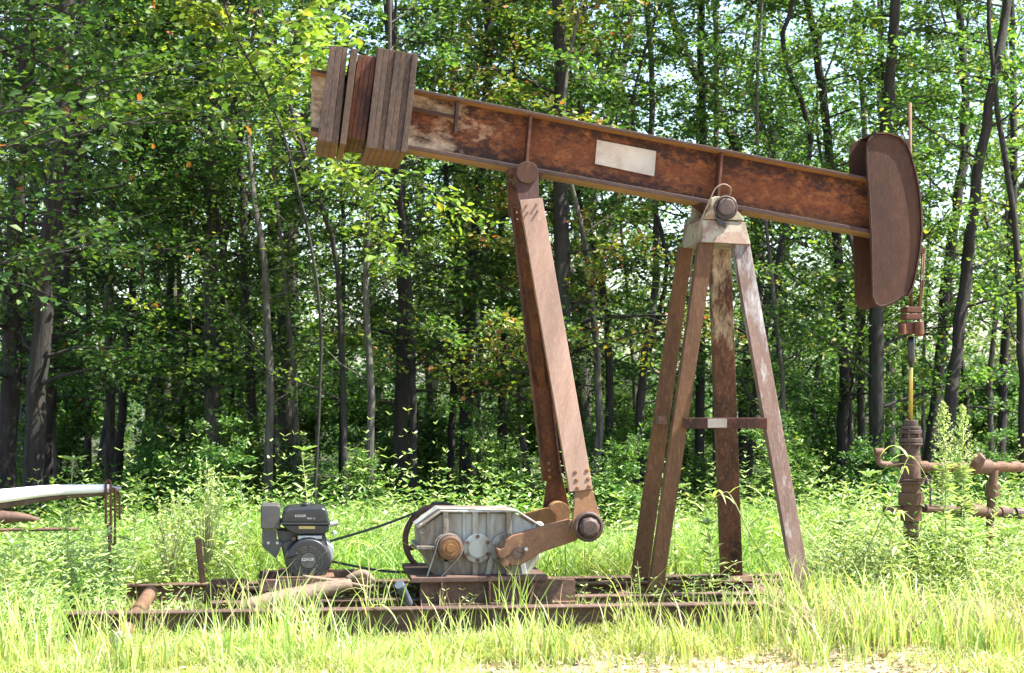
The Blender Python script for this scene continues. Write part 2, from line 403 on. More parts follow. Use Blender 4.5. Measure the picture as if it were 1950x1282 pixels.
# counterweights ----------------------------------------------
def plate(top0, top1, yt0, yt1, bot0, bot1, yb0, yb1, y0=10.12, y1=10.9, mat='weight'):
    mb = MB(); g = .12
    mb.prism([(top0 + g, yt0), (top1 - g, yt1), (bot1 - g, yb1), (bot0 + g, yb0)], y0, y1)
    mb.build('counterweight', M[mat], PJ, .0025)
tx = [628.5, 640, 652, 662.5]; bx_ = [604, 618, 631, 644]; ty = [87, 88, 91, 90]; by = [266, 269, 271, 274]
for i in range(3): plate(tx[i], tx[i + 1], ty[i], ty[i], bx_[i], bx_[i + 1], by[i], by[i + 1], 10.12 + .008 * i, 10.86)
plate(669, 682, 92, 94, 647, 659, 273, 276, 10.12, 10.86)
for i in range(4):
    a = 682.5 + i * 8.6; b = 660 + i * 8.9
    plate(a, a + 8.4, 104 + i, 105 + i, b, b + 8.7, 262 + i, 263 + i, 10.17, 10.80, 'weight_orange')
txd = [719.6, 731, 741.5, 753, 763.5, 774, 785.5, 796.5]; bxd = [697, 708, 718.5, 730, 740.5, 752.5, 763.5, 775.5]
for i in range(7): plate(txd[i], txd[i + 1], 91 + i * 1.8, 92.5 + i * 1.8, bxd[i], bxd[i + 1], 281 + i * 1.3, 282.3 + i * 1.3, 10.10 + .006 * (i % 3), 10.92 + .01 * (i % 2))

# horse head --------------------------------------------------
hh = [(1650, 275), (1655, 263), (1666, 256), (1690, 256), (1712, 263), (1725, 276), (1733, 297), (1741, 326), (1748, 360), (1752, 400), (1753, 440), (1749, 480), (1742, 520), (1735, 548), (1728, 561), (1705, 577), (1686, 586), (1676, 587), (1667, 582), (1661, 568), (1658, 470), (1653, 370), (1649, 300)]
mb = MB(); mb.prism(hh, 10.36, 10.373); head = mb.build('horse_head', M['head'], PJ, .003)
w = [P(a, b, 10.36) for a, b in hh]
ctr = sum(w, Vector()) / len(w); bead = [p + (ctr - p).normalized() * .016 for p in w]
mb = MB(); mb.tube([Vector((p.x, 10.359, p.z)) for p in bead + bead[:1]], .0045, 6); mb.build('weld_bead', M['head'], head)
mb = MB(); mb.prism3([Vector((p.x - .02, 10.627, p.z)) for p in w], Vector((0, .013, 0))); mb.build('side_plate', M['head'], head, .003)
arc = [Vector((p.x, 0, p.z)) for p in w[2:15]]
mb = MB()
cen = Vector((w[0].x, 0, (w[10].z)))
for i in range(len(arc) - 1):
    a, b = arc[i], arc[i + 1]; na = (a - cen).normalized() * .012; nb = (b - cen).normalized() * .012
    mb.add([Vector((v.x, y, v.z)) for y in (10.345, 10.655) for v in (a + na * .1, b + nb * .1, b + nb, a + na)],
           [(0,1,2,3),(7,6,5,4),(0,4,5,1),(1,5,6,2),(2,6,7,3),(3,7,4,0)])
mb.build('face_plate', M['head'], head)
mb = MB(); mb.prism([(1716, 262), (1731, 268), (1731, 276), (1722, 277)], 10.355, 10.645); mb.build('cable_bracket', M['head'], head, .002)
mb = MB(); mb.prism([(1751, 471), (1762, 472), (1762, 482), (1751, 483)], 10.36, 10.64); mb.build('cable_bracket', M['head'], head, .002)

# equalizer and pitmans ---------------------------------------
mb = MB(); mb.prism([(1003 - 34, 316), (1003 + 34, 326), (1003 + 30, 336), (1003 - 30, 331)], 10.39, 10.61); mb.build('bearing_bracket', M['pitman_dark'], PJ, .003)
cE = P(1004, 330, 10.30)
mb = MB(); mb.tube([(cE.x, 10.31, cE.z), (cE.x, 10.70, cE.z)], .042, 20)
mb.tube([(cE.x, 10.36, cE.z), (cE.x, 10.64, cE.z)], .06, 20); mb.build('equalizer_bar', M['pitman_dark'], PJ, smooth=False)
def circ(cx, cy, r, a0, a1, n=14): return [(cx + r * math.cos(math.radians(a0 + (a1 - a0) * i / n)), cy + r * math.sin(math.radians(a0 + (a1 - a0) * i / n))) for i in range(n + 1)]
def pitman(ytop, ybot, mat, near):
    def yy(v): return ytop + (ybot - ytop) * (v - 329) / (1003 - 329)
    def X(u, v): return P(u, v, 10.30 + (9.99 - 10.30) * (v - 329) / (1003 - 329))      # both arms share one side view
    def at(u, v, dy=0):
        p = X(u, v); return Vector((p.x, yy(v) + dy, p.z))
    def mk(pts, a, b):
        m_ = MB(); m_.prism3([at(u, v, a) for u, v in pts], Vector((0, b - a, 0))); return m_
    e_ = 0 if near else 5
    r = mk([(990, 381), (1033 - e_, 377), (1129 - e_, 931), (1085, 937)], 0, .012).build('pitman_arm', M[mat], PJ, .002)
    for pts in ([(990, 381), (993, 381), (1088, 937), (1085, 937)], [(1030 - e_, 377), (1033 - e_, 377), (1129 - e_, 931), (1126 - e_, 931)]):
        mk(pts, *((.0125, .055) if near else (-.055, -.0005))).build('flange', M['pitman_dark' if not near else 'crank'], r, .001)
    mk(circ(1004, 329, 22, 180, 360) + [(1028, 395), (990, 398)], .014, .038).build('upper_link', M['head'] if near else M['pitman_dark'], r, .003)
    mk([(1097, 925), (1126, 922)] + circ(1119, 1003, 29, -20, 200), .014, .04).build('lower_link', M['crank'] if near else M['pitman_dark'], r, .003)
    c = at(1004, 329)
    m_ = MB(); m_.tube([(c.x, c.y - .012, c.z), (c.x, c.y + .06, c.z)], [px2m(21)] * 2, 36); m_.build('pin', M['head'], r, .003)
    c = at(1120, 1003); y = c.y
    m_ = MB(); m_.tube([(c.x, y + .01, c.z), (c.x, y + (.11 if near else .02), c.z)], px2m(26), 28)
    if not near: m_.tube([(c.x, y + .01, c.z), (c.x, y - .12, c.z)], px2m(22), 28)
    m_.build('bearing', M['crank'], r, .003)
    if near:
        m_ = MB(); m_.tube([(c.x + .005, y - .05, c.z - .005), (c.x + .005, y - .03, c.z - .005), (c.x + .005, y + .02, c.z - .005)], [px2m(14), px2m(19), px2m(22)], 9)
        m_.ring((c.x, y - .005, c.z), px2m(24), .016, n=24, m=6); m_.build('cap', M['nut'], r, .004)
    for u, v in ((1003, 391), (1022, 389), (1005, 404), (1024, 402)):
        q = at(u, v); m_ = MB(); m_.tube([(q.x, q.y - .018, q.z), (q.x, q.y + .02, q.z)], .0065, 8); m_.build('bolt', M['pitman'], r)
    for u, v in ((1096, 899), (1118, 896), (1098, 914), (1120, 912), (1100, 929), (1122, 926)):
        q = at(u, v); m_ = MB(); m_.tube([(q.x, q.y - .008, q.z), (q.x, q.y - .006, q.z), (q.x, q.y + .012, q.z)], [.006, .0115, .0125], 10); m_.build('rivet', M['crank'], r)
    return r
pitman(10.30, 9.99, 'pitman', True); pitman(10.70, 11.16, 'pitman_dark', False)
mb = MB(); mb.bar(P(1001, 486, 10.26), P(1033, 742, 11.0), .05, .012, Vector((1, 0, 0))); mb.build('cross_brace', M['pitman_dark'], PJ, .001)

# cranks -------------------------------------------------------
crk = [(945, 1043), (952, 1046), (958, 1042), (963, 1028), (975, 1019), (1083, 989), (1092, 990), (1104, 1002), (1104, 1022), (1095, 1030), (1030, 1052), (1000, 1071), (988, 1076), (975, 1077), (970, 1073), (966, 1079), (957, 1078), (952, 1064), (946, 1055)]
def crank(y0, y1, lbl=None):
    w_ = [P(a, b, 10.11) for a, b in crk]; m_ = MB(); m_.prism3([Vector((p.x, y0, p.z)) for p in w_], Vector((0, y1 - y0, 0)))
    o = m_.build('crank', M['crank'], PJ, .008)
    s = -1 if y0 < 10.5 else 1; yf = y0 if s < 0 else y1
    c = P(986, 1052, 10.11); m_ = MB(); m_.tube([(c.x, yf + s * .004, c.z), (c.x, yf - s * .02, c.z)], px2m(12), 24); m_.build('shaft_end', M['base'], o, .001)
    m_ = MB(); a, b = P(946, 1068, 10.11), P(978, 1052, 10.11); m_.bar((a.x, yf + s * .001, a.z), (b.x, yf + s * .001, b.z), .006, .005); m_.build('clamp_slot', M['grease'], o)
    q = P(1001, 1045, 10.11); m_ = MB(); m_.tube([(q.x, yf + s * .012, q.z), (q.x, yf, q.z)], .012, 6); m_.build('bolt', M['steel'], o)
    return o
crank(10.09, 10.16); crank(10.98, 11.05)
q = P(986, 1052, 10.11); mb = MB(); mb.tube([(q.x, 10.17, q.z), (q.x, 10.97, q.z)], .035, 18); mb.build('crank_shaft', M['base'], PJ, .002)

# gearbox ------------------------------------------------------
gy = 10.25; GB = MB()
gout = [(843, 977), (980, 977), (1026, 1006), (1029, 1062), (1006, 1097), (826, 1097), (799, 1048), (797, 1008)]
GB.prism(gout, gy, 10.60); gear = GB.build('gearbox', M['gear'], PJ, .008)
mb = MB()
for (a, b) in (((838, 976), (985, 976)), ((985, 976), (1034, 1007)), ((797, 1008), (840, 976))):
    p, q = P(*a, gy - .03), P(*b, gy - .03); d = (q - p); nrm = Vector((-d.z, 0, d.x)).normalized() * .012
    mb.prism3([Vector((v.x, gy - .035, v.z)) for v in (p, q, q + nrm, p + nrm)], Vector((0, .40, 0)))
mb.build('lid', M['gear'], gear, .003)
mb = MB(); mb.prism([(793, 1040), (1032, 1042), (1032, 1048), (793, 1047)], gy - .035, 10.64); mb.build('joint_flange', M['gear_grey'], gear, .003)
mb = MB()
for x, x2 in ((849, 849), (905, 905), (884, 884), (930, 930), (969, 969)):
    wd = 5 if x in (849, 905, 969) else 3
    mb.prism([(x - wd, 974), (x + wd, 974), (x + wd, 1040), (x - wd, 1040)], gy - (.03 if wd == 5 else .012), gy + .01)
for x, dx in ((849, 0), (905, 0), (969, 0), (990, 10), (940, -12)):
    mb.prism([(x - 5, 1048), (x + 5, 1048), (x + 5 + dx, 1097), (x - 5 + dx, 1097)], gy - .03, gy + .01)
mb.build('ribs', M['gear_grey'], gear, .003)
mb = MB(); q = P(805, 1008, gy - .02); mb.ring((q.x, gy - .0, q.z), .027, .010, n=18); mb.build('lifting_eye', M['gear'], gear)
q = P(1026, 1003, gy); mb = MB(); mb.ring((q.x, gy, q.z), .024, .010, n=18); mb.build('lifting_eye', M['gear'], gear)
def gdisc(px, py, r, y0, y1, name, mat, bev=.003):
    c = P(px, py, gy); m_ = MB(); m_.tube([(c.x, y0, c.z), (c.x, y1, c.z)], px2m(r), 36); return m_.build(name, M[mat], gear, bev), c
cov, c = gdisc(908, 1043, 27, gy - .045, gy, 'bearing_cover', 'gear')
m_ = MB(); m_.tube([(c.x, gy - .055, c.z), (c.x, gy - .044, c.z)], px2m(17.5), 36); m_.build('hub_disc', M['gear_grey'], cov, .002)
for k in range(6):
    t = math.radians(90 + 60 * k); m_ = MB(); m_.tube([(c.x + .073 * math.cos(t), gy - .062, c.z + .073 * math.sin(t)), (c.x + .073 * math.cos(t), gy - .04, c.z + .073 * math.sin(t))], .011, 6)
    m_.build('bolt', M['pipe'], cov)
cov, c = gdisc(963, 1044, 30, gy - .04, gy, 'bearing_cover', 'gear_grey')
m_ = MB(); m_.tube([(c.x + .01, gy - .12, c.z), (c.x, gy - .04, c.z)], [px2m(15), px2m(21)], 30); m_.build('shaft_housing', M['gear'], cov, .003)
m_ = MB()
for k in range(6):
    t = math.radians(100 + 60 * k); m_.bar((c.x + .05 * math.cos(t), gy - .055, c.z + .05 * math.sin(t)), (c.x + .09 * math.cos(t), gy - .05, c.z + .09 * math.sin(t)), .03, .008)
m_.build('webs', M['gear'], cov)
cov, c = gdisc(852, 1042, 27, gy - .03, gy, 'bearing_cover', 'gear_grey')
c = P(857, 1043, gy - .1)
m_ = MB(); m_.tube([(c.x, gy - .135, c.z), (c.x, gy - .125, c.z), (c.x, gy - .12, c.z), (c.x, gy - .04, c.z), (c.x, gy - .035, c.z), (c.x, gy - .02, c.z)],
       [px2m(19), px2m(23), px2m(22.5), px2m(22.5), px2m(25), px2m(25)], 36); dr = m_.build('brake_drum', M['pipe'], gear, .001)
m_ = MB(); m_.tube([(c.x, gy - .139, c.z), (c.x, gy - .136, c.z)], px2m(15), 30); m_.tube([(c.x, gy - .15, c.z), (c.x, gy - .138, c.z)], px2m(8), 20); m_.build('drum_hub', M['crank'], dr, .002)
# brake band
m_ = MB(); rr = px2m(24.5); yb = gy - .085; pts = []
for k in range(17):
    t = math.radians(-40 + 220 * k / 16); pts.append(Vector((c.x + rr * math.cos(t), yb, c.z + rr * math.sin(t))))
q = P(806, 1120, yb); pts.append(q); pts2 = [pts[0], P(822, 1118, yb)]
for i in range(len(pts) - 1): m_.bar(pts[i], pts[i + 1], .035, .004)
m_.bar(pts2[0], pts2[1], .035, .004); m_.build('brake_band', M['band'], dr)
# big belt sheave on the far side
cw_ = P(836, 1028, 10.86); R = px2m(69, 10.86)
m_ = MB(); m_.ring(cw_, R - .016, .020, n=64, m=8, sy=1.6); sh = m_.build('belt_wheel', M['wheel'], PJ, smooth=True)
m_ = MB(); m_.tube([(cw_.x, 10.76, cw_.z), (cw_.x, 10.90, cw_.z)], .04, 20); m_.build('hub', M['wheel'], sh, .003)
for k in range(6):
    t = math.radians(15 + 60 * k); d = Vector((math.cos(t), 0, math.sin(t))); m_ = MB()
    m_.tube([cw_ + d * .03, cw_ + d * (R - .02)], [.026, .017], 8); m_.build('spoke', M['wheel'], sh)

# samson post --------------------------------------------------
def leg(T, B, yt, yb, wt, wb, mat, depth=.10, dside=1):
    """channel leg; T, B are (left px, py) of its near face"""
    t0, t1 = P(T[0], T[1], yt), P(T[0] + wt, T[1], yt); b0, b1 = P(B[0], B[1], yb), P(B[0] + wb, B[1], yb)
    m_ = MB(); th = .012
    def hexa(a, b, c_, d, ex): m_.prism3([a, b, c_, d], ex)
    hexa(b0, b1, t1, t0, Vector((0, th, 0)))
    e = Vector((th, 0, 0)); o = Vector((0, th, 0))
    hexa(b0 + o, b0 + e + o, t0 + e + o, t0 + o, Vector((0, depth, 0)))
    hexa(b1 - e + o, b1 + o, t1 + o, t1 - e + o, Vector((0, depth, 0)))
    return m_.build('leg', M[mat], post, .002)
cap = MB()
tl, tr_, brr, bl = P(1340, 417, 10.22), P(1421, 422, 10.22), P(1430, 466, 10.22), P(1337, 461, 10.22)
fb = Vector((0, .56, 0)); pts = [tl + Vector((0, .03, 0)), tr_ + Vector((0, .03, 0)), brr, bl]
n = 4; vs = pts + [tl + Vector((0, .53, 0)), tr_ + Vector((0, .53, 0)), brr + fb, bl + fb]
cap.add(vs, [(3, 2, 1, 0), (4, 5, 6, 7), (0, 1, 5, 4), (1, 2, 6, 5), (2, 3, 7, 6), (3, 0, 4, 7)])
post = cap.build('samson_post', M['cap'], PJ, .004)
leg((1332, 461), (1237, 1120), 10.25, 10.25, 29, 27, 'leg', depth=.055)
leg((1396, 464), (1519, 1150), 10.25, 9.88, 32, 31, 'leg_white', depth=.06)
leg((1293, 470), (1203, 1100), 10.72, 10.72, 27, 32, 'leg', depth=.03)
leg((1353, 466), (1377, 1105), 10.66, 11.25, 39, 38, 'leg_orange', depth=.07)
m_ = MB(); m_.bar(P(1305, 806, 10.25), P(1462, 806, 10.07), .06, .066); m_.build('brace', M['pitman_dark'], post, .003)
m_ = MB(); m_.bar(P(1348, 806, 10.163), P(1384, 806, 10.122), .005, .055); m_.build('paint_patch', M['plate'], post)
m_ = MB(); m_.bar(P(1262, 800, 10.30), P(1255, 800, 10.72), .05, .05, Vector((1, 0, 0))); m_.build('brace', M['base'], post, .002)
# saddle bearing
for y0, y1 in ((10.24, 10.34), (10.66, 10.76)):
    m_ = MB(); Yr = 10.24
    pb = [(1340, 417), (1345, 407), (1353, 400), (1355, 378), (1362, 374), (1396, 376), (1402, 382), (1404, 402), (1412, 410), (1416, 420)]
    w_ = [P(a, b, Yr) for a, b in pb]; m_.prism3([Vector((p.x, y0, p.z)) for p in w_], Vector((0, y1 - y0, 0))); bl_ = m_.build('pillow_block', M['cap'], post, .004)
    c = P(1381, 396, Yr); s = -1 if y0 < 10.5 else 1; yf = y0 if s < 0 else y1
    m_ = MB(); m_.tube([(c.x, yf + s * .05, c.z), (c.x, yf + s * .045, c.z), (c.x, yf - s * .02, c.z)], [px2m(13), px2m(17), px2m(18)], 24)
    m_.ring((c.x, yf + s * .01, c.z), px2m(21), .009, n=28); m_.build('shaft_cap', M['nut'], bl_, .003)
m_ = MB(); m_.tube([(c.x, 10.2, c.z), (c.x, 10.78, c.z)], .045, 16)
a, b = P(1320, 371, 10.36), P(1440, 392, 10.36)
m_.prism3([Vector((P(u, v, 10.38).x, 10.39, P(u, v, 10.38).z)) for u, v in ((1318, 374), (1425, 394), (1400, 412), (1362, 408))], Vector((0, .22, 0))); m_.build('saddle', M['pitman_dark'], post, .003)
m_ = MB(); m_.prism([(1362, 408), (1368, 415), (1376, 418), (1384, 425), (1381, 436), (1376, 428), (1370, 431), (1366, 422)], 10.222, 10.236)
m_.prism([(1366, 398), (1398, 398), (1401, 409), (1388, 416), (1368, 414)], 10.215, 10.24)
m_.build('grease_run', M['grease'], post, .003, label='black grease oozing from the bearing')
pts = [P(1312, 620, 10.6), P(1315, 520, 10.5), P(1322, 470, 10.3), P(1335, 420, 10.18), P(1350, 385, 10.16), P(1362, 360, 10.16), P(1378, 351, 10.16), P(1391, 358, 10.17), P(1390, 372, 10.2)]
def spline(pts, n=8):
    pts = [Vector(p) for p in pts]; out_ = []
    e = [pts[0] * 2 - pts[1]] + pts + [pts[-1] * 2 - pts[-2]]
    for i in range(1, len(e) - 2):
        for k in range(n):
            t = k / n; a, b, c_, d = e[i - 1:i + 3]
            out_.append(.5 * ((2 * b) + (c_ - a) * t + (2 * a - 5 * b + 4 * c_ - d) * t * t + (-a + 3 * b - 3 * c_ + d) * t ** 3))
    out_.append(e[-2]); return out_
m_ = MB(); m_.tube(spline(pts), .0045, 6); m_.build('grease_line', M['cable'], post, smooth=True)

# ------------------------------------------------------------------ rod hanger, polished rod
RH = empty('rod_hanger', P(1736, 800, 10.5), 'rusty rod clamp hung on cables below the horse head with long yellow polished rod', 'rod hanger')
def vrod(px0, py0, px1, py1, y, r, n=10, rs=None): m = MB(); m.tube([P(px0, py0, y), P(px1, py1, y)], r, n); return m
vrod(1733, 196, 1735, 600, 10.55, .011).build('upper_rod', M['pipe'], RH, smooth=True)
vrod(1735, 640, 1734, 806, 10.5, .0135).build('polished_rod', M['brass'], RH, smooth=True)
m = MB(); m.tube([P(1735, y_, 10.5) for y_ in (642, 655, 668, 682, 700)], [.022, .026, .021, .025, .015], 10); m.build('grease', M['grease'], RH, smooth=True)
m = MB(); m.tube([P(x_, y_, y__) for x_, y_, y__ in ((1757, 476, 10.40), (1752, 560, 10.44), (1748, 612, 10.46))], .006, 8); m.tube([P(1761, 478, 10.66), P(1757, 552, 10.6), P(1750, 612, 10.55)], .006, 8)
m.build('cable', M['pipe_red'], RH, smooth=True)
m = MB(); m.tube([P(1757, 535, 10.45), P(1748, 600, 10.47)], [.013, .008], 8); m.build('cable_end', M['pipe_red'], RH)
hb = MB()
for (y0, y1, r) in ((585, 596, 15), (598, 609, 17)):
    a, b = P(1735, y0, 10.5), P(1735, y1, 10.5); q = px2m(r)
    hb.box((a.x - q, 10.44, b.z), (a.x + q, 10.56, a.z))
hb.build('rod_clamp', M['pipe_red'], RH, .004)
a, b = P(1714, 614, 10.5), P(1757, 640, 10.5)
m = MB(); m.box((a.x, 10.45, b.z + .012), (b.x - .02, 10.55, a.z)); m.build('carrier_bar', M['pipe_red'], RH, .006)
m = MB(); c = P(1750, 626, 10.43); m.tube([(c.x, 10.43, c.z + .045), (c.x, 10.43, c.z - .03), (c.x, 10.43, c.z - .05)], [.03, .034, .022], 14); m.build('cable_socket', M['pipe_red'], RH, .003)
m = MB(); c = P(1720, 628, 10.43); m.tube([(c.x, 10.43, c.z + .035), (c.x, 10.43, c.z - .03)], [.018, .02], 10); m.build('cable_socket', M['pipe_red'], RH, .003)

# ------------------------------------------------------------------ wellhead and flow lines
WH = empty('wellhead', P(1734, 1000, 10.5), 'rusty wellhead with greasy stuffing box under the polished rod', 'wellhead')
cx = P(1734, 800, 10.5)
def stack(parts, name, mat, parent, x=None, y=10.5, n=20, bev=.003):
    m = MB()
    for (pa, pb, r) in parts:
        a, b = P(1734, pa, 10.5).z, P(1734, pb, 10.5).z
        m.tube([(x or cx.x, y, a), (x or cx.x, y, b)], px2m(r), n)
    return m.build(name, M[mat], parent, bev)
stack([(800, 812, 14), (812, 818, 20), (819, 826, 22), (827, 834, 16)], 'stuffing_box', 'nut', WH)
stack([(834, 842, 23), (843, 848, 23), (848, 880, 17)], 'gland', 'nut', WH)
stack([(868, 914, 19)], 'tee', 'wheel', WH)
stack([(912, 916, 26), (917, 921, 26)], 'flange', 'pipe', WH)
stack([(921, 938, 19), (938, 962, 25), (962, 992, 21), (992, 1200, 15)], 'casing', 'pipe', WH)
m = MB()
for t in range(0, 360, 60):
    q = Vector((cx.x + .064 * math.cos(math.radians(t)), 10.5 + .064 * math.sin(math.radians(t)), 0)); z0, z1 = P(1734, 822, 10.5).z, P(1734, 850, 10.5).z
    m.tube([(q.x, q.y, z0 + .02), (q.x, q.y, z1 - .01)], .007, 6)
m.build('studs', M['pipe'], WH)
m = MB(); m.tube(spline([P(1715, 884, 10.5), P(1682, 884, 10.45), P(1674, 880, 10.45), P(1673, 866, 10.45)]), px2m(6), 10); m.build('bleed_line', M['wheel'], WH, smooth=True)
m = MB(); a = P(1674, 861, 10.45); m.tube([a + Vector((-.03, 0, 0)), a + Vector((.03, 0, 0))], .026, 12); m.build('bleed_valve', M['pipe'], WH, .004)
m = MB(); m.tube([P(1715, 972, 10.5), P(1688, 972, 10.5)], px2m(9), 12); m.tube([P(1688, 972, 10.5), P(1684, 972, 10.5)], px2m(12), 6); m.build('casing_outlet', M['wheel'], WH, .003)
m = MB(); m.tube(spline([P(1740, 912, 10.4), P(1765, 914, 10.38), P(1771, 922, 10.38), P(1772, 965, 10.38)]), .007, 8); m.build('gauge_line', M['pipe'], WH, smooth=True)

FL = empty('flow_line', P(1890, 1000, 10.7), 'rusty steel flow line of two pipes with tees and valves right of the wellhead', 'pipework')
def pipe(pts, r, name, mat='pipe', n=14):
    m = MB(); m.tube([P(*p) for p in pts], px2m(r), n); return m.build(name, M[mat], FL, smooth=False)
pipe([(1752, 889, 10.5), (1862, 889, 10.7)], 8.5, 'pipe'); pipe([(1862, 888, 10.7), (2080, 893, 11.0)], 9, 'pipe')
for px, y in ((1757, 10.5), (1806, 10.6), (1905, 10.76), (1932, 10.8)):
    pipe([(px - 8, 889, y), (px + 8, 889, y + .01)], 11.5, 'coupling')
m = MB(); m.tube([P(1856, 890, 10.68), P(1862, 876, 10.64), P(1872, 868, 10.62)], [px2m(14), px2m(15), px2m(9)], 12); m.tube([P(1850, 889, 10.69), P(1885, 889, 10.72)], px2m(15), 14); m.build('check_valve', M['pipe'], FL, .004)
pipe([(1893, 895, 10.72), (1886, 975, 10.72)], 9, 'riser'); pipe([(1892, 925, 10.72), (1889, 948, 10.72)], 15, 'union')
pipe([(1760, 968, 10.5), (1825, 972, 10.65)], 9, 'pipe', 'wheel'); pipe([(1825, 972, 10.65), (1890, 975, 10.72)], 11, 'pipe')
m = MB(); m.tube([P(1826, 972, 10.65), P(1870, 974, 10.7)], px2m(14), 14); m.tube([P(1846, 972, 10.6), P(1843, 958, 10.55), P(1848, 952, 10.55)], [px2m(13), px2m(12), px2m(7)], 12); m.build('gate_valve', M['pipe'], FL, .004)
pipe([(1890, 976, 10.72), (2080, 980, 11.0)], 8.5, 'pipe'); pipe([(1905, 976, 10.74), (1925, 977, 10.76)], 11, 'coupling'); pipe([(1932, 977, 10.77), (1952, 978, 10.8)], 11, 'coupling', 'nut')
pipe([(1886, 972, 10.72), (1883, 1140, 10.72)], 8.5, 'riser'); pipe([(1888, 965, 10.72), (1886, 985, 10.72)], 13, 'tee')

# ------------------------------------------------------------------ engine
ey = 10.33
EN = empty('engine', P(580, 1100, 10.5), 'black single cylinder petrol engine with round pull starter on rusty skid', 'engine')
m = MB(); m.prism([(541, 1064), (534, 1035), (560, 1026), (612, 1024), (633, 1040), (634, 1062), (624, 1084), (616, 1098), (556, 1098), (546, 1085)], ey + .03, ey + .32)
body = m.build('crankcase', M['engine_grey'], EN, .012)
m = MB(); m.prism([(622, 1032), (636, 1042), (636, 1062), (624, 1080)], ey + .0, ey + .1); m.build('side_cover', M['steel'], EN, .006)
c = P(587, 1066, ey)
m = MB(); m.tube([(c.x, ey - .045, c.z), (c.x, ey - .038, c.z), (c.x, ey, c.z), (c.x, ey + .06, c.z)], [px2m(35), px2m(39), px2m(43), px2m(44)], 44); rc = m.build('recoil_starter', M['black'], EN, .003)
m = MB(); m.tube([(c.x, ey - .052, c.z), (c.x, ey - .044, c.z)], px2m(14), 32)
for rr_ in (17.5, 21.5, 25.5):
    for k in range(8):
        t0 = math.radians(k * 45 + 5)
        pr = []
        for j in range(4):
            t = t0 + math.radians(36) * j / 3
            pr.append((t))
        for j in range(3):
            a_, b_ = [Vector((c.x + px2m(rr_) * math.cos(t), ey - .0465, c.z + px2m(rr_) * math.sin(t))) for t in (pr[j], pr[j + 1])]
            m.bar(a_, b_, .004, .0055)
m.build('grille', M['engine_grey'], rc)
m = MB()
for k in range(9):
    t = math.radians(62 + k * 6.5); d = Vector((math.cos(t), 0, math.sin(t))); o_ = Vector((c.x, ey - .04, c.z)); m.bar(o_ + d * px2m(31), o_ + d * px2m(37), .004, .0045)
for k in range(10):
    t = math.radians(-45 + k * 6); d = Vector((math.cos(t), 0, math.sin(t))); o_ = Vector((c.x, ey - .04, c.z)); m.bar(o_ + d * px2m(31), o_ + d * px2m(36), .004, .003)
m.build('vent_slots', M['grease'], rc)
m = MB(); m.prism([(538, 982), (542, 972), (552, 968), (612, 966), (621, 970), (625, 980), (627, 998), (536, 998)], ey - .03, ey + .3); tk = m.build('fuel_tank', M['black'], EN, .016)
m = MB(); m.prism([(534, 996), (629, 996), (629, 999.5), (534, 999.5)], ey - .045, ey + .31); m.build('tank_seam', M['black'], tk, .002)
m = MB(); m.prism([(536, 999.6), (627, 999.6), (626, 1013), (612, 1018), (563, 1018), (549, 1011)], ey - .025, ey + .29); m.build('tank_bottom', M['black'], tk, .008)
a = P(582, 966, ey + .1); m = MB(); m.tube([(a.x, ey + .1, a.z - .02), (a.x, ey + .1, a.z + .02), (a.x, ey + .1, a.z + .026)], [.03, .032, .028], 18); m.build('fuel_cap', M['black'], tk, .003)
m = MB(); m.prism([(569, 1002), (600, 1002), (600, 1007.5), (569, 1007.5)], ey - .0275, ey - .0255); m.build('warning_label', M['yellow_label'], tk, label='small yellow warning label')
m = MB(); m.prism([(496, 966), (499, 962), (530, 962), (534, 966), (534, 1008), (497, 1008)], ey - .0, ey + .22); ac = m.build('muffler', M['engine_grey'], EN, .01)
m = MB(); m.prism([(499, 1008.6), (527, 1008.6), (527, 1027), (538, 1035), (526, 1064), (499, 1041)], ey + .01, ey + .03); br_ = m.build('muffler_bracket', M['engine_grey'], EN, .002)
for u, v in ((511, 1034), (528, 1034)):
    q = P(u, v, ey + .01); m = MB(); m.tube([(q.x, ey + .004, q.z), (q.x, ey + .012, q.z)], .009, 12); m.build('bolt', M['steel'], br_)
m = MB(); m.prism([(527, 1009), (560, 1012), (620, 1018), (622, 1032), (540, 1040), (530, 1028)], ey + .05, ey + .26); m.build('cylinder_block', M['engine_grey'], EN, .006)
m = MB(); m.prism([(567, 1020), (613, 1020), (613, 1027), (567, 1028)], ey - .01, ey + .06); m.build('throttle_panel', M['steel'], EN, .003)
q = P(559, 1026, ey); m = MB(); m.tube([(q.x, ey - .02, q.z), (q.x, ey + .06, q.z)], .014, 10); m.build('choke_knob', M['pipe'], EN, .002)
q = P(628, 1000, ey); m = MB(); m.tube([(q.x, ey + .03, q.z), (q.x + .05, ey + .03, q.z + .01)], .016, 10); m.tube([(q.x + .02, ey + .03, q.z - .04), (q.x + .04, ey + .03, q.z - .06)], .013, 8); m.build('carburettor', M['steel'], EN, .002)
m = MB(); m.tube(spline([P(546, 1062, ey - .03), P(556, 1059, ey - .05), P(565, 1054, ey - .05)], 4), [.009] * 9, 8); m.build('pull_handle', M['black'], EN, .002)
m = MB(); m.tube(spline([P(562, 1055, ey - .045), P(556, 1040, ey), P(580, 1026, ey)], 4), .004, 6); m.build('fuel_hose', M['grease'], EN)
cp = P(622, 1060, 10.74); m = MB(); m.tube([(cp.x - .02, 10.66, cp.z), (cp.x - .02, 10.80, cp.z)], .062, 24); m.build('pulley', M['wheel'], EN, .003)

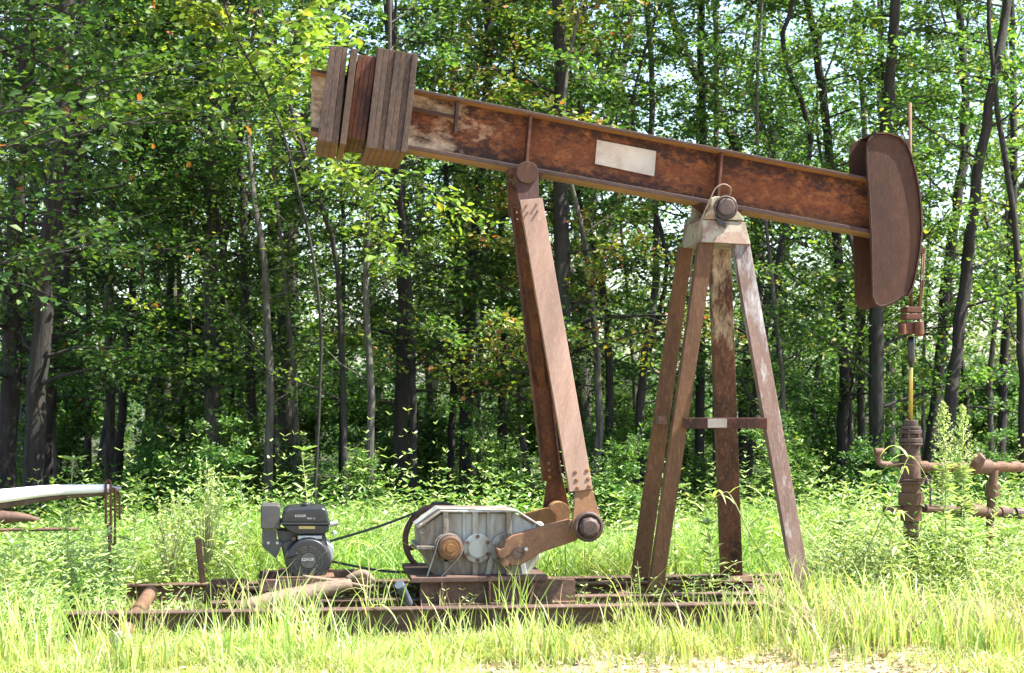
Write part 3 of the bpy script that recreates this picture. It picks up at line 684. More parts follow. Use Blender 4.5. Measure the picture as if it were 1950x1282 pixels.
def text(s, p0, p1, y, name, mat, parent, bold=.0):
    """lettering between two photo pixels (left-bottom, right-top) standing just off the surface at y"""
    cu = bpy.data.curves.new(name, 'FONT'); cu.body = s; cu.size = 1; cu.extrude = 0; cu.offset = bold
    t = bpy.data.objects.new(name, cu); C.objects.link(t)
    dg = bpy.context.evaluated_depsgraph_get(); me = bpy.data.meshes.new_from_object(t.evaluated_get(dg))
    bpy.data.objects.remove(t); co = np.zeros(len(me.vertices) * 3); me.vertices.foreach_get('co', co); co = co.reshape(-1, 3)
    mn, mx = co.min(0), co.max(0); a, b = P(*p0, y), P(*p1, y)
    u = (co[:, 0] - mn[0]) / (mx[0] - mn[0]); v = (co[:, 1] - mn[1]) / (mx[1] - mn[1]); o = root_loc(parent)
    co = np.stack([a.x + u * (b.x - a.x) - o.x, np.full(len(u), y - o.y), a.z + v * (b.z - a.z) - o.z], 1)
    me.vertices.foreach_set('co', co.ravel()); me.update(); me.materials.clear(); return link(name, me, M[mat], parent)
text('KOHLER', (562, 985), (582.5, 980), ey - .0325, 'lettering', 'white_text', tk, .02)
text('COMMAND', (562, 989.2), (583, 986.3), ey - .0325, 'lettering', 'engine_grey', tk, .0)
text('PRO 13', (585, 989.2), (600, 985.8), ey - .0325, 'lettering', 'white_text', tk, .02)
text('KOHLER', (574.5, 1068.5), (598.5, 1062.5), ey - .054, 'lettering', 'white_text', rc, .03)

# drive belt
m = MB()
a, b = P(622, 1040, 10.74), P(836, 962, 10.86); a2, b2 = P(625, 1076, 10.74), P(820, 1095, 10.86)
U1 = P(628, 1031, 10.78); U2 = P(818, 966, 10.86); L1 = P(630, 1069, 10.78); L2 = P(815, 1092, 10.86)
loop = spline([U1, (U1 + U2) / 2 + Vector((0, 0, -.012)), U2], 6)
for k in range(12):
    t = math.radians(108 - 198 * (k + .5) / 12); loop.append(Vector((cw_.x + (R + .008) * math.cos(t), 10.86, cw_.z + (R + .008) * math.sin(t))))
loop += spline([L2, (L1 + L2) / 2 + Vector((0, 0, -.02)), L1], 6) + [P(606, 1060, 10.76), P(606, 1042, 10.76)] + [U1]
for i in range(len(loop) - 1): m.bar(loop[i], loop[i + 1], .04, .012)
tag(m.build('drive_belt', M['belt']), 'black rubber drive belt running from the engine to the spoked belt wheel', 'belt')

# ------------------------------------------------------------------ things lying about
ES = empty('engine_skid', P(590, 1105, 10.45), 'rusty steel skid plate under the black engine', 'skid')
a, b = P(492, 1100, 10.25), P(700, 1100, 10.25)
m = MB(); m.box((a.x + .12, 10.25, a.z - .012), (b.x - .2, 10.75, a.z)); m.build('top_plate', M['base'], ES, .002)
for y in (10.27, 10.73):
    m = MB(); m.bar((a.x, y, a.z - .05), (b.x, y, a.z - .05), .05, .07); m.build('runner', M['base'], ES, .003)
for px in (505, 675): 
    q = P(px, 1100, 10.2); m = MB(); m.tube([(q.x, 10.24, q.z - .03), (q.x, 10.24, q.z + .05)], .008, 6); m.tube([(q.x, 10.24, q.z + .02), (q.x, 10.24, q.z + .035)], .015, 6); m.build('bolt', M['pipe'], ES)
def lograd(pts, rs, seed, mat, name, lab, cat, n=12):
    r_ = random.Random(seed); sp = spline(pts, 6); k = len(sp)
    rr_ = [np.interp(i / (k - 1), np.linspace(0, 1, len(rs)), rs) * (1 + r_.uniform(-.07, .07)) for i in range(k)]
    m = MB(); m.tube(sp, rr_, n); return tag(m.build(name, M[mat], smooth=True), lab, cat)
lograd([P(452, 1158, 9.98), P(500, 1150, 10.0), P(570, 1136, 10.03), P(620, 1122, 10.06), P(668, 1113, 10.1)], [.028, .056, .062, .058, .042, .035], 3, 'wood', 'log', 'pale weathered log lying across the frame in front of the engine', 'log')
lograd([P(576, 1098, 10.1), P(640, 1107, 10.1), P(705, 1119, 10.1)], [.012, .014, .01], 4, 'wood', 'stick', 'thin pale stick resting over the log end below the engine', 'stick')
lograd([P(660, 1104, 10.2), P(690, 1092, 10.2), P(712, 1106, 10.18)], [.02, .026, .015], 5, 'wood', 'stick', 'bent thick stick on the skid right of the engine', 'stick')
m = MB(); m.tube([P(760, 1113, 9.98), P(763, 1118, 10.0), P(778, 1150, 10.1)], [.03, .028, .028], 16)
tag(m.build('pipe_stub', M['stub'], None, .003), 'short dark bluish pipe stub leaning beside the gearbox brake band', 'pipe')
CP = empty('cross_pipe', P(255, 1175, 10.1), 'fat rusty pipe lying across the left end of the steel frame', 'pipe')
a, b = P(226, 1220, 9.4), P(287, 1128, 10.85); d = (b - a).normalized()
m = MB(); m.tube([a, b], px2m(13), 24); m.build('tube', M['pipe'], CP, .002)
m = MB(); q = a + d * .75; m.tube([q, q + d * .05], px2m(14.5), 24); m.build('collar', M['nut'], CP)
m = MB(); m.tube([a - d * .004, a + d * .03], px2m(14), 24); m.build('end_cap', M['steel'], CP, .003)
m = MB(); q = P(380, 1026, 10.75); m.tube([(q.x - .01, 10.75, q.z), (q.x + .02, 10.75, P(380, 1110, 10.75).z)], px2m(6), 12)
tag(m.build('pipe_post', M['pipe'], None, .003), 'short upright rusty pipe standing left of the engine', 'pipe')
m = MB(); m.prism([(392, 1118), (404, 1104), (470, 1104), (470, 1112), (410, 1114), (402, 1150), (386, 1150)], 10.5, 10.56)
tag(m.build('angle_iron', M['base'], None, .003), 'bent rusty angle iron behind the log at the frame', 'angle iron')
# white pipe at the left with hanging links
WP = empty('white_pole', P(200, 930, 10.9), 'long white painted pole entering from the left edge, its end hung with rusty links', 'pole')
m = MB(); m.tube(spline([P(-420, 1010, 8.8), P(-160, 962, 9.4), P(0, 945, 9.9), P(100, 934, 10.4), P(206, 930, 10.9)], 6), [.052 - .026 * i / 24 for i in range(25)], 20)
m.build('shaft', M['white_pipe'], WP, smooth=True)
m = MB(); m.tube(spline([P(-400, 1030, 8.85), P(-160, 980, 9.45), P(0, 962, 9.95), P(100, 947, 10.45), P(206, 938, 10.93)], 6), [.034 - .018 * i / 24 for i in range(25)], 12); m.build('lower_bar', M['base'], WP, smooth=True)
m = MB(); q = P(-420, 1010, 8.8); m.tube([q + Vector((0, 0, .1)), (q.x, q.y, -.1)], .06, 12); m.build('support_post', M['wheel'], WP)
m = MB(); m.tube([P(206, 930, 10.9), P(231, 931, 10.9)], [.018, .012], 10); m.build('end_pin', M['steel'], WP)
def link_loop(px, top, bot, w, y, r=.008):
    a = P(px, top, y); b = P(px, bot, y); h = px2m(w); pts = []
    for k in range(7): t = math.radians(180 - 30 * k); pts.append(Vector((a.x + h * math.cos(t), y, a.z - h + h * math.sin(t))))
    for k in range(7): t = math.radians(-30 * k); pts.append(Vector((b.x + h * math.cos(t), y, b.z + h + h * math.sin(t))))
    pts.append(pts[0]); m = MB(); m.tube(pts, r, 8); return m
HR = 'rusty links and hooks hanging from the white pole'
tag(link_loop(206, 915, 1004, 4.5, 10.82).build('hanging_link', M['pipe_red'], smooth=True), 'long narrow rusty link looped over the tip of the white pole', 'link', HR)
tag(link_loop(215, 930, 1038, 4, 10.86).build('hanging_link', M['pipe_red'], smooth=True), 'rusty link hanging just right of the longest loop at the pole tip', 'link', HR)
m = MB(); m.tube(spline([P(212, 936, 10.95), P(222, 938, 10.95), P(227, 944, 10.95), P(228, 990, 10.95)], 5), .0075, 8)
tag(m.build('hook', M['pipe_red'], smooth=True), 'short bent rusty hook rightmost on the white pole end', 'hook', HR)
m = MB(); m.tube([P(207, 996, 10.82), P(209, 1060, 10.8), P(212, 1150, 10.78)], [.009, .01, .008], 8)
tag(m.build('rebar_rod', M['pipe_red'], smooth=True), 'thin rusty rod running down from the hanging links into the grass', 'rod', HR)
m = MB(); m.tube(spline([P(-80, 1012, 11.4), P(40, 1009, 11.4), P(150, 1008, 11.4)], 5), .012, 8)
tag(m.build('ground_rod', M['wheel'], smooth=True), 'dark rusty rod lying in the weeds below the white pole', 'rod')
m = MB(); m.tube(spline([P(-60, 992, 12.2), P(20, 985, 12.2), P(75, 990, 12.2)], 5), [.03, .04, .05, .045, .05, .04, .04, .03, .03, .02, .015], 10)
tag(m.build('branch_log', M['pipe'], smooth=True), 'reddish rotting branch among weeds at the left edge', 'log')

# ------------------------------------------------------------------ leaves, tubes in bulk
class Leaves:
    def __init__(s): s.B = []; s.D = []; s.N = []; s.L = []; s.W = []
    def add(s, B, D, Nn, L, W): s.B.append(B); s.D.append(D); s.N.append(Nn); s.L.append(L); s.W.append(W)
    def mesh(s, name, org=(0, 0, 0)):
        B = np.concatenate(s.B) - np.array(org); D = np.concatenate(s.D); N_ = np.concatenate(s.N); L = np.concatenate(s.L)[:, None]; W = np.concatenate(s.W)[:, None]
        D = D / np.linalg.norm(D, axis=1, keepdims=True); S = np.cross(D, N_); S /= np.linalg.norm(S, axis=1, keepdims=True) + 1e-9; N_ = np.cross(S, D)
        V = np.stack([B, B + D * L * .38 + S * W * .5 + N_ * W * .14, B + D * L * .8 + S * W * .3 - N_ * L * .02, B + D * L - N_ * L * .14,
                      B + D * L * .8 - S * W * .3 - N_ * L * .02, B + D * L * .38 - S * W * .5 + N_ * W * .14], 1)
        n = len(B); V = V.reshape(-1, 3); i = np.arange(n)[:, None] * 6
        Fq = np.concatenate([i + np.array([[0, 1, 2, 3]]), i + np.array([[0, 3, 4, 5]])])
        return np_mesh(name, V, Fq, 4)

def unit(v): return v / (np.linalg.norm(v, axis=-1, keepdims=True) + 1e-9)

def grow(path, r0, r1, rg, nb, zlo, ztop, blen, leaf=.085, per=26, twigs=6, mb=None, lv=None, droop=.0, up=.5, dens=None):
    """trunk along path (list of Vectors); branches with twigs and leaf sprays"""
    mb = mb or MB(); lv = lv or Leaves()
    sp = spline(path, 5); k = len(sp)
    sp = [p + Vector((rg.normal(0, r0 * .12), rg.normal(0, r0 * .12), 0)) for p in sp]
    mb.tube(sp, [(r0 + (r1 - r0) * (i / (k - 1)) ** .9) * (1.5 if i == 0 else 1 + rg.normal(0, .04)) for i in range(k)], 9, True)
    zs = np.array([p.z for p in sp])
    for b in range(nb):
        z = zlo + (ztop - zlo) * (b + rg.random()) / nb
        i = int(np.clip(np.searchsorted(zs, z), 1, k - 1)); p = sp[i].copy(); t = (z - zs[i - 1]) / max(zs[i] - zs[i - 1], 1e-3); p = sp[i - 1].lerp(sp[i], min(max(t, 0), 1))
        az = rg.random() * 6.283; L = blen * (.6 + .7 * rg.random()) * (1 - .35 * (z - zlo) / max(ztop - zlo, .1))
        el = up * (.2 + rg.random()) ; d = Vector((math.cos(az) * math.cos(el), math.sin(az) * math.cos(el), math.sin(el)))
        rb = (r0 + (r1 - r0) * i / k) * .2 + .004
        pts = [p]; q = p.copy(); nseg = 5
        for s_ in range(nseg):
            d = (d + Vector((rg.normal(0, .16), rg.normal(0, .16), rg.normal(-droop, .13)))).normalized(); q = q + d * (L / nseg); pts.append(q.copy())
        mb.tube(pts, [max(rb * (1 - j / (nseg + .6)), .003) for j in range(nseg + 1)], 5, False)
        for w_ in range(twigs):
            f = .25 + .75 * (w_ + rg.random()) / twigs; j = min(int(f * nseg), nseg - 1); a = pts[j].lerp(pts[j + 1], f * nseg - j)
            dd = (d * .8 + Vector((rg.normal(0, .8), rg.normal(0, .8), rg.normal(.05, .3)))).normalized(); tl_ = L * .38 * (.6 + .8 * rg.random())
            e = a + dd * tl_ + Vector((0, 0, -.04 * tl_)); mb.tube([a, (a + e) / 2 + Vector((0, 0, .03)), e], [.006, .004, .002], 3, False)
            n = int(per * (.5 + rg.random()))
            u = rg.random(n) ** .8; A = np.array(a); E = np.array(e); base = A + (E - A) * u[:, None]
            sd = np.array([-dd.y, dd.x, 0.]); sd /= np.linalg.norm(sd) + 1e-6; sg = np.where(rg.random(n) < .5, -1, 1)[:, None]
            D = unit(np.array(dd) * .5 + sd * sg * (.4 + rg.random((n, 1))) + rg.normal(0, .35, (n, 3)))
            Nn = unit(np.array([0, 0, 1.]) + rg.normal(0, .55, (n, 3)))
            Ls = leaf * (.65 + .7 * rg.random(n)); base = base + D * (.02 + .12 * rg.random((n, 1))) * (leaf / .085) + rg.normal(0, .03, (n, 3))
            lv.add(base, D, Nn, Ls, Ls * (.55 + .2 * rg.random(n)))
    return mb, lv

def make_tree(pts, d, wpx, seed, label, bark='bark', leafm='leaf', nb=34, zlo=1.1, blen=1.6, leaf=.06, per=37, twigs=7, h=9.5, group='trees standing at the edge of the wood', up=.5, droop=.02):
    """pts: photo pixels from the foot up, all at distance d"""
    rg = np.random.default_rng(seed); path = [P(x, y, d + .15 * math.sin(i * 1.7 + seed)) for i, (x, y) in enumerate(pts)]
    foot = path[0].copy(); 
    if foot.z > -.05: path = [Vector((foot.x, foot.y, -.1))] + ([path[0]] if foot.z > .3 else []) + path[1:]
    top = path[-1]; dirn = (path[-1] - path[-2]).normalized() * .7 + Vector((0, 0, .5)); dirn.normalize()
    while path[-1].z < h:
        dirn = (dirn + Vector((rg.normal(0, .12), rg.normal(0, .12), .15))).normalized(); path.append(path[-1] + dirn * 1.3)
    r0 = wpx * d / F_PX / 2
    mb, lv = grow(path, r0 * 1.12, r0 * .35, rg, nb, zlo, min(h * .97, 7.8), blen, leaf, per, twigs, up=up, droop=droop)
    loc = (path[0].x, path[0].y, 0); t = empty('tree', loc, label, 'tree', group)
    mb.build('trunk', M[bark], t, smooth=True)
    link('crown', lv.mesh('crown', loc), M[leafm], t)
    return t

TREES = [
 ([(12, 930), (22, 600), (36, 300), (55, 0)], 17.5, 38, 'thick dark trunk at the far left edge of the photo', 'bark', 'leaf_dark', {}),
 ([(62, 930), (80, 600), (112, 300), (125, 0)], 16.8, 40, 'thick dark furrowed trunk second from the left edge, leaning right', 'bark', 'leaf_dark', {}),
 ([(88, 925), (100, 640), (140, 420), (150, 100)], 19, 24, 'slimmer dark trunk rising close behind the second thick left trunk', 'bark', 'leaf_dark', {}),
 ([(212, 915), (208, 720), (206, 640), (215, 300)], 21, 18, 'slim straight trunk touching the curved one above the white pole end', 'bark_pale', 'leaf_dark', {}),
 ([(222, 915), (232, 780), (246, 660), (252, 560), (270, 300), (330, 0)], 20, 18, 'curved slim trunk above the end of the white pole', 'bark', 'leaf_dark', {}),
 ([(300, 915), (305, 780), (316, 640), (325, 520), (318, 300), (310, 0)], 21.5, 17, 'slim trunk between the white pole end and the tall spiky weed', 'bark', 'leaf', {}),
 ([(403, 930), (404, 700), (400, 500), (405, 300), (418, 60)], 19.5, 31, 'straight pale grey trunk directly above the tall spiky weed', 'bark_pale', 'leaf', {}),
 ([(398, 900), (415, 700), (428, 470), (447, 340), (440, 100)], 20.5, 13, 'thin pale stem twining beside the straight grey trunk', 'bark_pale', 'leaf', {}),
 ([(486, 930), (480, 740), (466, 560), (462, 330), (452, 100)], 19, 17, 'slim trunk left of the engine, right of the grey trunk', 'bark', 'leaf', {}),
 ([(372, 880), (362, 740), (345, 600), (335, 450), (320, 250)], 23, 12, 'thin bent trunk just left of the straight grey trunk', 'bark', 'leaf', {}),
 ([(520, 920), (514, 700), (520, 500), (518, 300), (525, 60)], 23.5, 11, 'very thin straight trunk above the engine muffler', 'bark', 'leaf', {}),
 ([(765, 930), (766, 700), (768, 480), (760, 330), (742, 60)], 17.8, 29, 'sturdy brown trunk rising below the counterweights', 'bark', 'leaf', {}),
 ([(655, 900), (652, 700), (640, 500), (615, 400), (585, 310)], 16.5, 12, 'thin forked trunk above the engine, left of the sturdy brown trunk', 'bark', 'leaf_yellow', {'nb': 16}),
 ([(855, 920), (862, 780), (868, 640), (870, 480), (850, 350), (840, 100)], 20, 14, 'thin trunk above the gearbox lid, left of its thicker neighbour', 'bark', 'leaf', {}),
 ([(884, 930), (888, 800), (886, 640), (905, 430), (930, 120)], 19, 24, 'medium trunk above the middle of the gearbox', 'bark', 'leaf', {}),
 ([(948, 930), (955, 800), (960, 600), (955, 420), (985, 100)], 21, 15, 'dark trunk just left of the pitman arms', 'bark', 'leaf_autumn', {}),
 ([(1080, 930), (1072, 600), (1066, 350), (1066, 150), (1060, -40)], 17.4, 36, 'thick vine clad trunk crossing behind the beam by the pitman arms', 'bark', 'leaf_autumn', {'nb': 40}),
 ([(1150, 920), (1160, 780), (1152, 570), (1120, 430), (1098, 350), (1110, 100)], 18.5, 17, 'crooked trunk between the pitman arms and the post legs', 'bark', 'leaf', {}),
 ([(1215, 910), (1225, 700), (1250, 520), (1243, 350), (1240, 120)], 19.5, 17, 'slim grey trunk immediately left of the post legs', 'bark_pale', 'leaf', {}),
 ([(1330, 920), (1335, 700), (1338, 300), (1334, 100), (1336, -20)], 19, 18, 'dark straight trunk seen above the beam over the post', 'bark', 'leaf', {'nb': 15}),
 ([(1366, 920), (1362, 600), (1364, 250), (1362, 20)], 20, 14, 'pale straight stem beside the dark one above the post', 'bark_pale', 'leaf', {'nb': 11}),
 ([(1425, 915), (1445, 700), (1478, 530), (1500, 420), (1545, 270), (1490, 90), (1510, 0)], 18, 15, 'dark twisting trunk between the post and the horse head', 'bark', 'leaf', {}),
 ([(1604, 920), (1606, 700), (1596, 520), (1588, 380), (1570, 200), (1545, 40)], 18.6, 22, 'dark upright trunk left of the horse head bottom', 'bark', 'leaf', {}),
 ([(1668, 920), (1668, 640), (1676, 400), (1690, 200), (1705, 0)], 17.2, 30, 'sturdy mossy trunk rising behind the horse head', 'bark', 'leaf', {}),
 ([(1790, 920), (1812, 760), (1840, 520), (1850, 420), (1885, 200), (1915, 20)], 17, 28, 'leaning dark trunk right of the horse head beside the bright sky gap', 'bark', 'leaf', {'nb': 16}),
 ([(1760, 920), (1790, 700), (1800, 560), (1822, 400), (1838, 260), (1830, 60)], 19, 24, 'dark trunk against the bright sky gap right of the horse head', 'bark', 'leaf', {'nb': 13}),
 ([(1902, 925), (1912, 700), (1926, 480), (1930, 250), (1925, 40)], 20, 18, 'slim trunk nearest the right edge of the photo', 'bark', 'leaf_yellow', {'nb': 26}),
]
for i, (pts, d, w, lab, bk, lf, kw) in enumerate(TREES):
    make_tree(pts, d, w, 100 + i, lab, bk, lf, **kw)
# leaning sapling whose bright branches hang over the counterweights
make_tree([(600, 930), (610, 600), (560, 330), (510, 180), (430, 20)], 14.5, 7, 77, 'leaning sapling with bright yellow green leaves left of the counterweights', 'bark', 'leaf_yellow', nb=26, zlo=3.3, blen=1.4, leaf=.085, per=22, twigs=6, h=6.2)
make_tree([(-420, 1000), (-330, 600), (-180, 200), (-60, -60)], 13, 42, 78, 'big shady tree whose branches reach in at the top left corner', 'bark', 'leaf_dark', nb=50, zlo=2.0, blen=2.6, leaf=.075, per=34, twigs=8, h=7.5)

# deeper trees: a few kinds, then copies
def copy_tree(o, loc, rz, sc=1.0):
    c = o.copy(); C.objects.link(c); c.location = loc; c.rotation_euler = (0, 0, rz); c.scale = (sc, sc, sc)
    for ch in o.children:
        k = ch.copy(); C.objects.link(k); k.parent = c
    return c
protos = []
for i in range(6):
    rg = np.random.default_rng(500 + i); bx0 = P(150 + i * 320, 800, 25).x
    path = [Vector((0, 0, -.1)), Vector((rg.normal(0, .15), rg.normal(0, .1), 2.2)), Vector((rg.normal(0, .4), 0, 4.5)), Vector((rg.normal(0, .7), 0, 7)), Vector((rg.normal(0, .9), 0, 10))]
    mb, lv = grow(path, .10 + .02 * (i % 3), .03, rg, 30, .9, 8.0, 2.0, .07, 20, 6, up=.55)
    t = empty('tree', (0, 0, 0), 'slender tree deep in the wood behind the front trunks', 'tree', 'trees deep in the wood')
    mb.build('trunk', M['bark' if i % 2 else 'bark_pale'], t, smooth=True)
    link('crown', lv.mesh('crown'), M[['leaf', 'leaf_yellow', 'leaf', 'leaf', 'leaf_dark', 'leaf'][i]], t); protos.append(t)
rr = random.Random(5); spots = []
for row, (yy, n) in enumerate(((23.5, 11), (27, 12), (31, 13), (36, 14))):
    x0 = P(-100, 700, yy).x; x1 = P(2050, 700, yy).x
    for k in range(n):
        spots.append((x0 + (x1 - x0) * (k + rr.uniform(.1, .9)) / n, yy + rr.uniform(-1.4, 1.4)))
def in_gap(x, y):   # the openings where sky shows in the photo
    u = Vector((x, y, 1.5)) - CAM; px = 975 + F_PX * u.dot(Rv) / u.dot(Fv)
    return any(abs(px - g) < w for g, w in ((1290, 90), (1790, 90), (440, 50), (1010, 50), (640, 40), (1560, 40)))
spots = [s for s in spots if not in_gap(*s)]
for i, s in enumerate(spots):
    p = protos[i % 6]; loc = (s[0], s[1], 0); rz = rr.uniform(0, 6.28); sc = rr.uniform(.85, 1.15)
    if i < 6: p.location = loc; p.rotation_euler = (0, 0, rz); p.scale = (sc,) * 3
    else: copy_tree(p, loc, rz, sc)

# thin crooked saplings between the trunks
tprot = []
for i in range(5):
    rg = np.random.default_rng(700 + i); a = rg.normal(0, .5)
    path = [Vector((0, 0, -.1)), Vector((rg.normal(0, .12), 0, 1.3)), Vector((rg.normal(0, .2) + a * .3, 0, 2.8)), Vector((rg.normal(0, .25) + a * .8, 0, 4.6)), Vector((rg.normal(0, .3) + a * 1.5, 0, 7))]
    mb, lv = grow(path, .034 + .006 * i, .012, rg, 16, 1.0, 6.8, 1.1, .055, 30, 5, up=.6)
    t = empty('sapling', (0, 0, 0), 'thin crooked sapling standing among the thicker trunks', 'sapling', 'thin saplings among the trunks')
    mb.build('trunk', M['bark' if i % 2 else 'bark_pale'], t, smooth=True)
    link('crown', lv.mesh('crown'), M['leaf'], t); tprot.append(t)
for i in range(34):
    yy = rr.uniform(16.5, 24); px_s = -40 + 2030 * (i + rr.random()) / 34
    q = P(px_s, 720, yy); loc = (q.x, yy, 0); rz = rr.uniform(0, 6.28); sc = rr.uniform(.9, 1.15)
    if i < 5: p = tprot[i]; p.location = loc; p.rotation_euler = (0, 0, rz); p.scale = (sc,) * 3
    else: copy_tree(tprot[i % 5], loc, rz, sc)

# far wood: one mass of foliage with gaps
lv = Leaves(); n = 62000
x0, x1 = P(-300, 700, 50).x, P(2250, 700, 50).x
cl = np.stack([rng.uniform(x0, x1, 1500), rng.uniform(42, 58, 1500), rng.power(.55, 1500) * 10 + .2], 1)
px_ = 975 + F_PX * ((cl - np.array([0, 0, 1.5])) @ np.array(Rv)) / ((cl - np.array([0, 0, 1.5])) @ np.array(Fv))
cl = cl[~((abs(px_ - 1290) < 60) & (cl[:, 2] > 3) | (abs(px_ - 1790) < 60) & (cl[:, 2] > 2.5))]
idx = rng.integers(0, len(cl), n); B = cl[idx] + rng.normal(0, .55, (n, 3)) * np.array([1, 1, .6]); B[:, 2] = np.abs(B[:, 2])
Ls = rng.uniform(.1, .18, n); lv.add(B, unit(rng.normal(0, 1, (n, 3))), unit(np.array([0, -.2, 1.]) + rng.normal(0, .6, (n, 3))), Ls, Ls * .7)
tag(link('distant_wood', lv.mesh('distant_wood'), M['leaf']), 'mass of distant foliage filling the gaps between the trees', 'wood', kind='stuff')

# ------------------------------------------------------------------ shrubs along the wood edge
sprot = []
for i in range(5):
    rg = np.random.default_rng(900 + i); mb = MB(); lv = Leaves()
    for s_ in range(6):
        az = rg.random() * 6.28; top = Vector((math.cos(az) * .5, math.sin(az) * .5, 1.1 + rg.random() * .9))
        grow([Vector((0, 0, -.05)), top * .5 + Vector((0, 0, .1)), top], .014, .005, rg, 9, .1, top.z, .55, .055 + .015 * (i % 2), 26, 4, mb, lv, up=.6)
    t = empty('shrub', (0, 0, 0), 'leafy green shrub in the shade at the foot of the wood', 'shrub', 'shrubs at the foot of the wood')
    mb.build('stems', M['bark'], t); link('foliage', lv.mesh('foliage'), M['shrub' if i % 2 else 'leaf'], t); sprot.append(t)
k = 0
for yy, n in ((15.2, 7), (17.5, 8), (20.5, 8), (25, 9), (30, 12), (36, 14)):
    x0 = P(-60, 700, yy).x; x1 = P(2010, 700, yy).x
    for j in range(n):
        loc = (x0 + (x1 - x0) * (j + rr.random()) / n, yy + rr.uniform(-.8, .8), 0); sc = rr.uniform(.3, .6) if yy < 19 else rr.uniform(.5, .9) if yy < 28 else rr.uniform(.9, 1.3); rz = rr.uniform(0, 6.28)
        if k < 5: p = sprot[k]; p.location = loc; p.rotation_euler = (0, 0, rz); p.scale = (sc,) * 3
        else: copy_tree(sprot[k % 5], loc, rz, sc)
        k += 1

# ------------------------------------------------------------------ grass
def blades(n, xs, ys, H, W, lean, name, mat, lab, seed, mask=None):
    rg = np.random.default_rng(seed)
    x = xs(rg, n); y = ys(rg, n)
    if mask is not None:
        kp = mask(x, y, rg); x, y = x[kp], y[kp]; n = len(x)
    h = H(rg, x, y); w = W * (.6 + .8 * rg.random(n)); az = rg.random(n) * 6.283; le = h * (lean * (.3 + 1.4 * rg.random(n)))
    dx, dy = np.cos(az), np.sin(az); fa = rg.random(n) * 6.283; sx_, sy_ = np.cos(fa), np.sin(fa)
    z0 = hgt(x, y) - .01; rows = []
    for t, wt in ((0, .75), (.4, 1.), (.75, .7), (1., 0)):
        cx_ = x + dx * le * t ** 2; cy_ = y + dy * le * t ** 2; cz = z0 + h * (t - .22 * lean * 1.6 * t ** 3)
        if wt: rows += [np.stack([cx_ - sx_ * w * wt / 2, cy_ - sy_ * w * wt / 2, cz], 1), np.stack([cx_ + sx_ * w * wt / 2, cy_ + sy_ * w * wt / 2, cz], 1)]
        else: rows += [np.stack([cx_, cy_, cz], 1), np.stack([cx_ + .0005, cy_, cz], 1)]
    V = np.stack(rows, 1).reshape(-1, 3); i = np.arange(n)[:, None] * 8
    Fq = np.concatenate([i + np.array([[a, a + 1, a + 3, a + 2]]) for a in (0, 2, 4)])
    return tag(link(name, np_mesh(name, V, Fq, 4), M[mat]), lab, 'grass', kind='stuff')

def xspan(pad=150):
    return None
def patch(x, y, s=1.0):
    return .5 + .5 * np.sin(x * 1.9 * s + 1.3 * np.sin(y * 1.7 * s)) * np.sin(y * 2.3 * s + 1.1 * np.sin(x * 1.3 * s))
XL = lambda y: (P(-60, 720, 1.0).x) * y; XR = lambda y: (P(2010, 720, 1.0).x) * y
def yd(a, b, pw=1.0): return lambda rg, n: a + (b - a) * rg.random(n) ** pw
class YX:
    def __init__(s, a, b, pw=1.): s.a, s.b, s.pw = a, b, pw
    def ys(s, rg, n): return s.y
    def xs(s, rg, n):
        s.y = s.a + (s.b - s.a) * rg.random(n) ** s.pw; u = rg.random(n); return XL(s.y) + (XR(s.y) - XL(s.y)) * u
def clump(rg, n, yx, nc, sg):
    y = yx.a + (yx.b - yx.a) * rg.random(nc) ** yx.pw; x = XL(y) + (XR(y) - XL(y)) * rg.random(nc)
    i = rg.integers(0, nc, n); yx.y = y[i] + rg.normal(0, sg, n); return x[i] + rg.normal(0, sg, n)
g = YX(7.9, 9.75); bare = lambda x, y, rg: (np.hypot(x - P(228, 1222, 9.2).x, y - 9.15) > .16) & (rg.random(len(x)) < np.clip(1.15 - .9 * patch(x, y, 1.4) * (y < 9.2) - .35 * (y > 9.35) - .7 * ((x > 1.0) & (y < 9.0)), .06, 1))
blades(95000, g.xs, g.ys, lambda rg, x, y: (.05 + .10 * rg.random(len(x))) * (.45 + 1.0 * patch(x, y, 2.6)) * np.clip(.75 + (y - 8.2) * .4, .75, 1.1) * np.where(y > 9.35, .8, 1), .0055, .55, 'grass', 'grass', 'short sunlit grass in front of the steel frame', 11, bare)
g2 = YX(8.6, 9.95)
blades(4600, lambda rg, n: clump(rg, n, g2, 190, .055), g2.ys, lambda rg, x, y: (.10 + .36 * rg.random(len(x))) * (.35 + 1.0 * patch(x, y, 2.2)), .0085, .3, 'tall_grass', 'grass', 'tall upright grass tufts along the near rail', 12)
g3 = YX(9.8, 11.4)
blades(24000, g3.xs, g3.ys, lambda rg, x, y: (.05 + .13 * rg.random(len(x))) * (.4 + .9 * patch(x, y, 2)), .007, .4, 'frame_grass', 'grass', 'grass growing between the rails of the frame', 13)
g4 = YX(11.4, 14.4)
blades(60000, g4.xs, g4.ys, lambda rg, x, y: (.10 + .42 * rg.random(len(x)) ** 1.6) * (.45 + .9 * patch(x, y, .8)) * np.clip(1.35 - (y - 11.4) * .12, .7, 1.3), .008, .6, 'meadow_grass', 'grass_far', 'long green grass between the pump jack and the wood', 14)
g5 = YX(8.6, 11.4)
blades(26000, g5.xs, g5.ys, lambda rg, x, y: (.12 + .34 * rg.random(len(x)) ** 1.4) * np.clip(.45 + (y - 9) * .55, .45, 1.7), .007, .6, 'right_grass', 'grass', 'long tangled grass right of the frame', 15, lambda x, y, rg: (x > P(1560, 720, 1).x * y) & (rg.random(len(x)) < np.clip((y - 8.9) * .9, 0, 1)))
g6 = YX(9.5, 11.6)
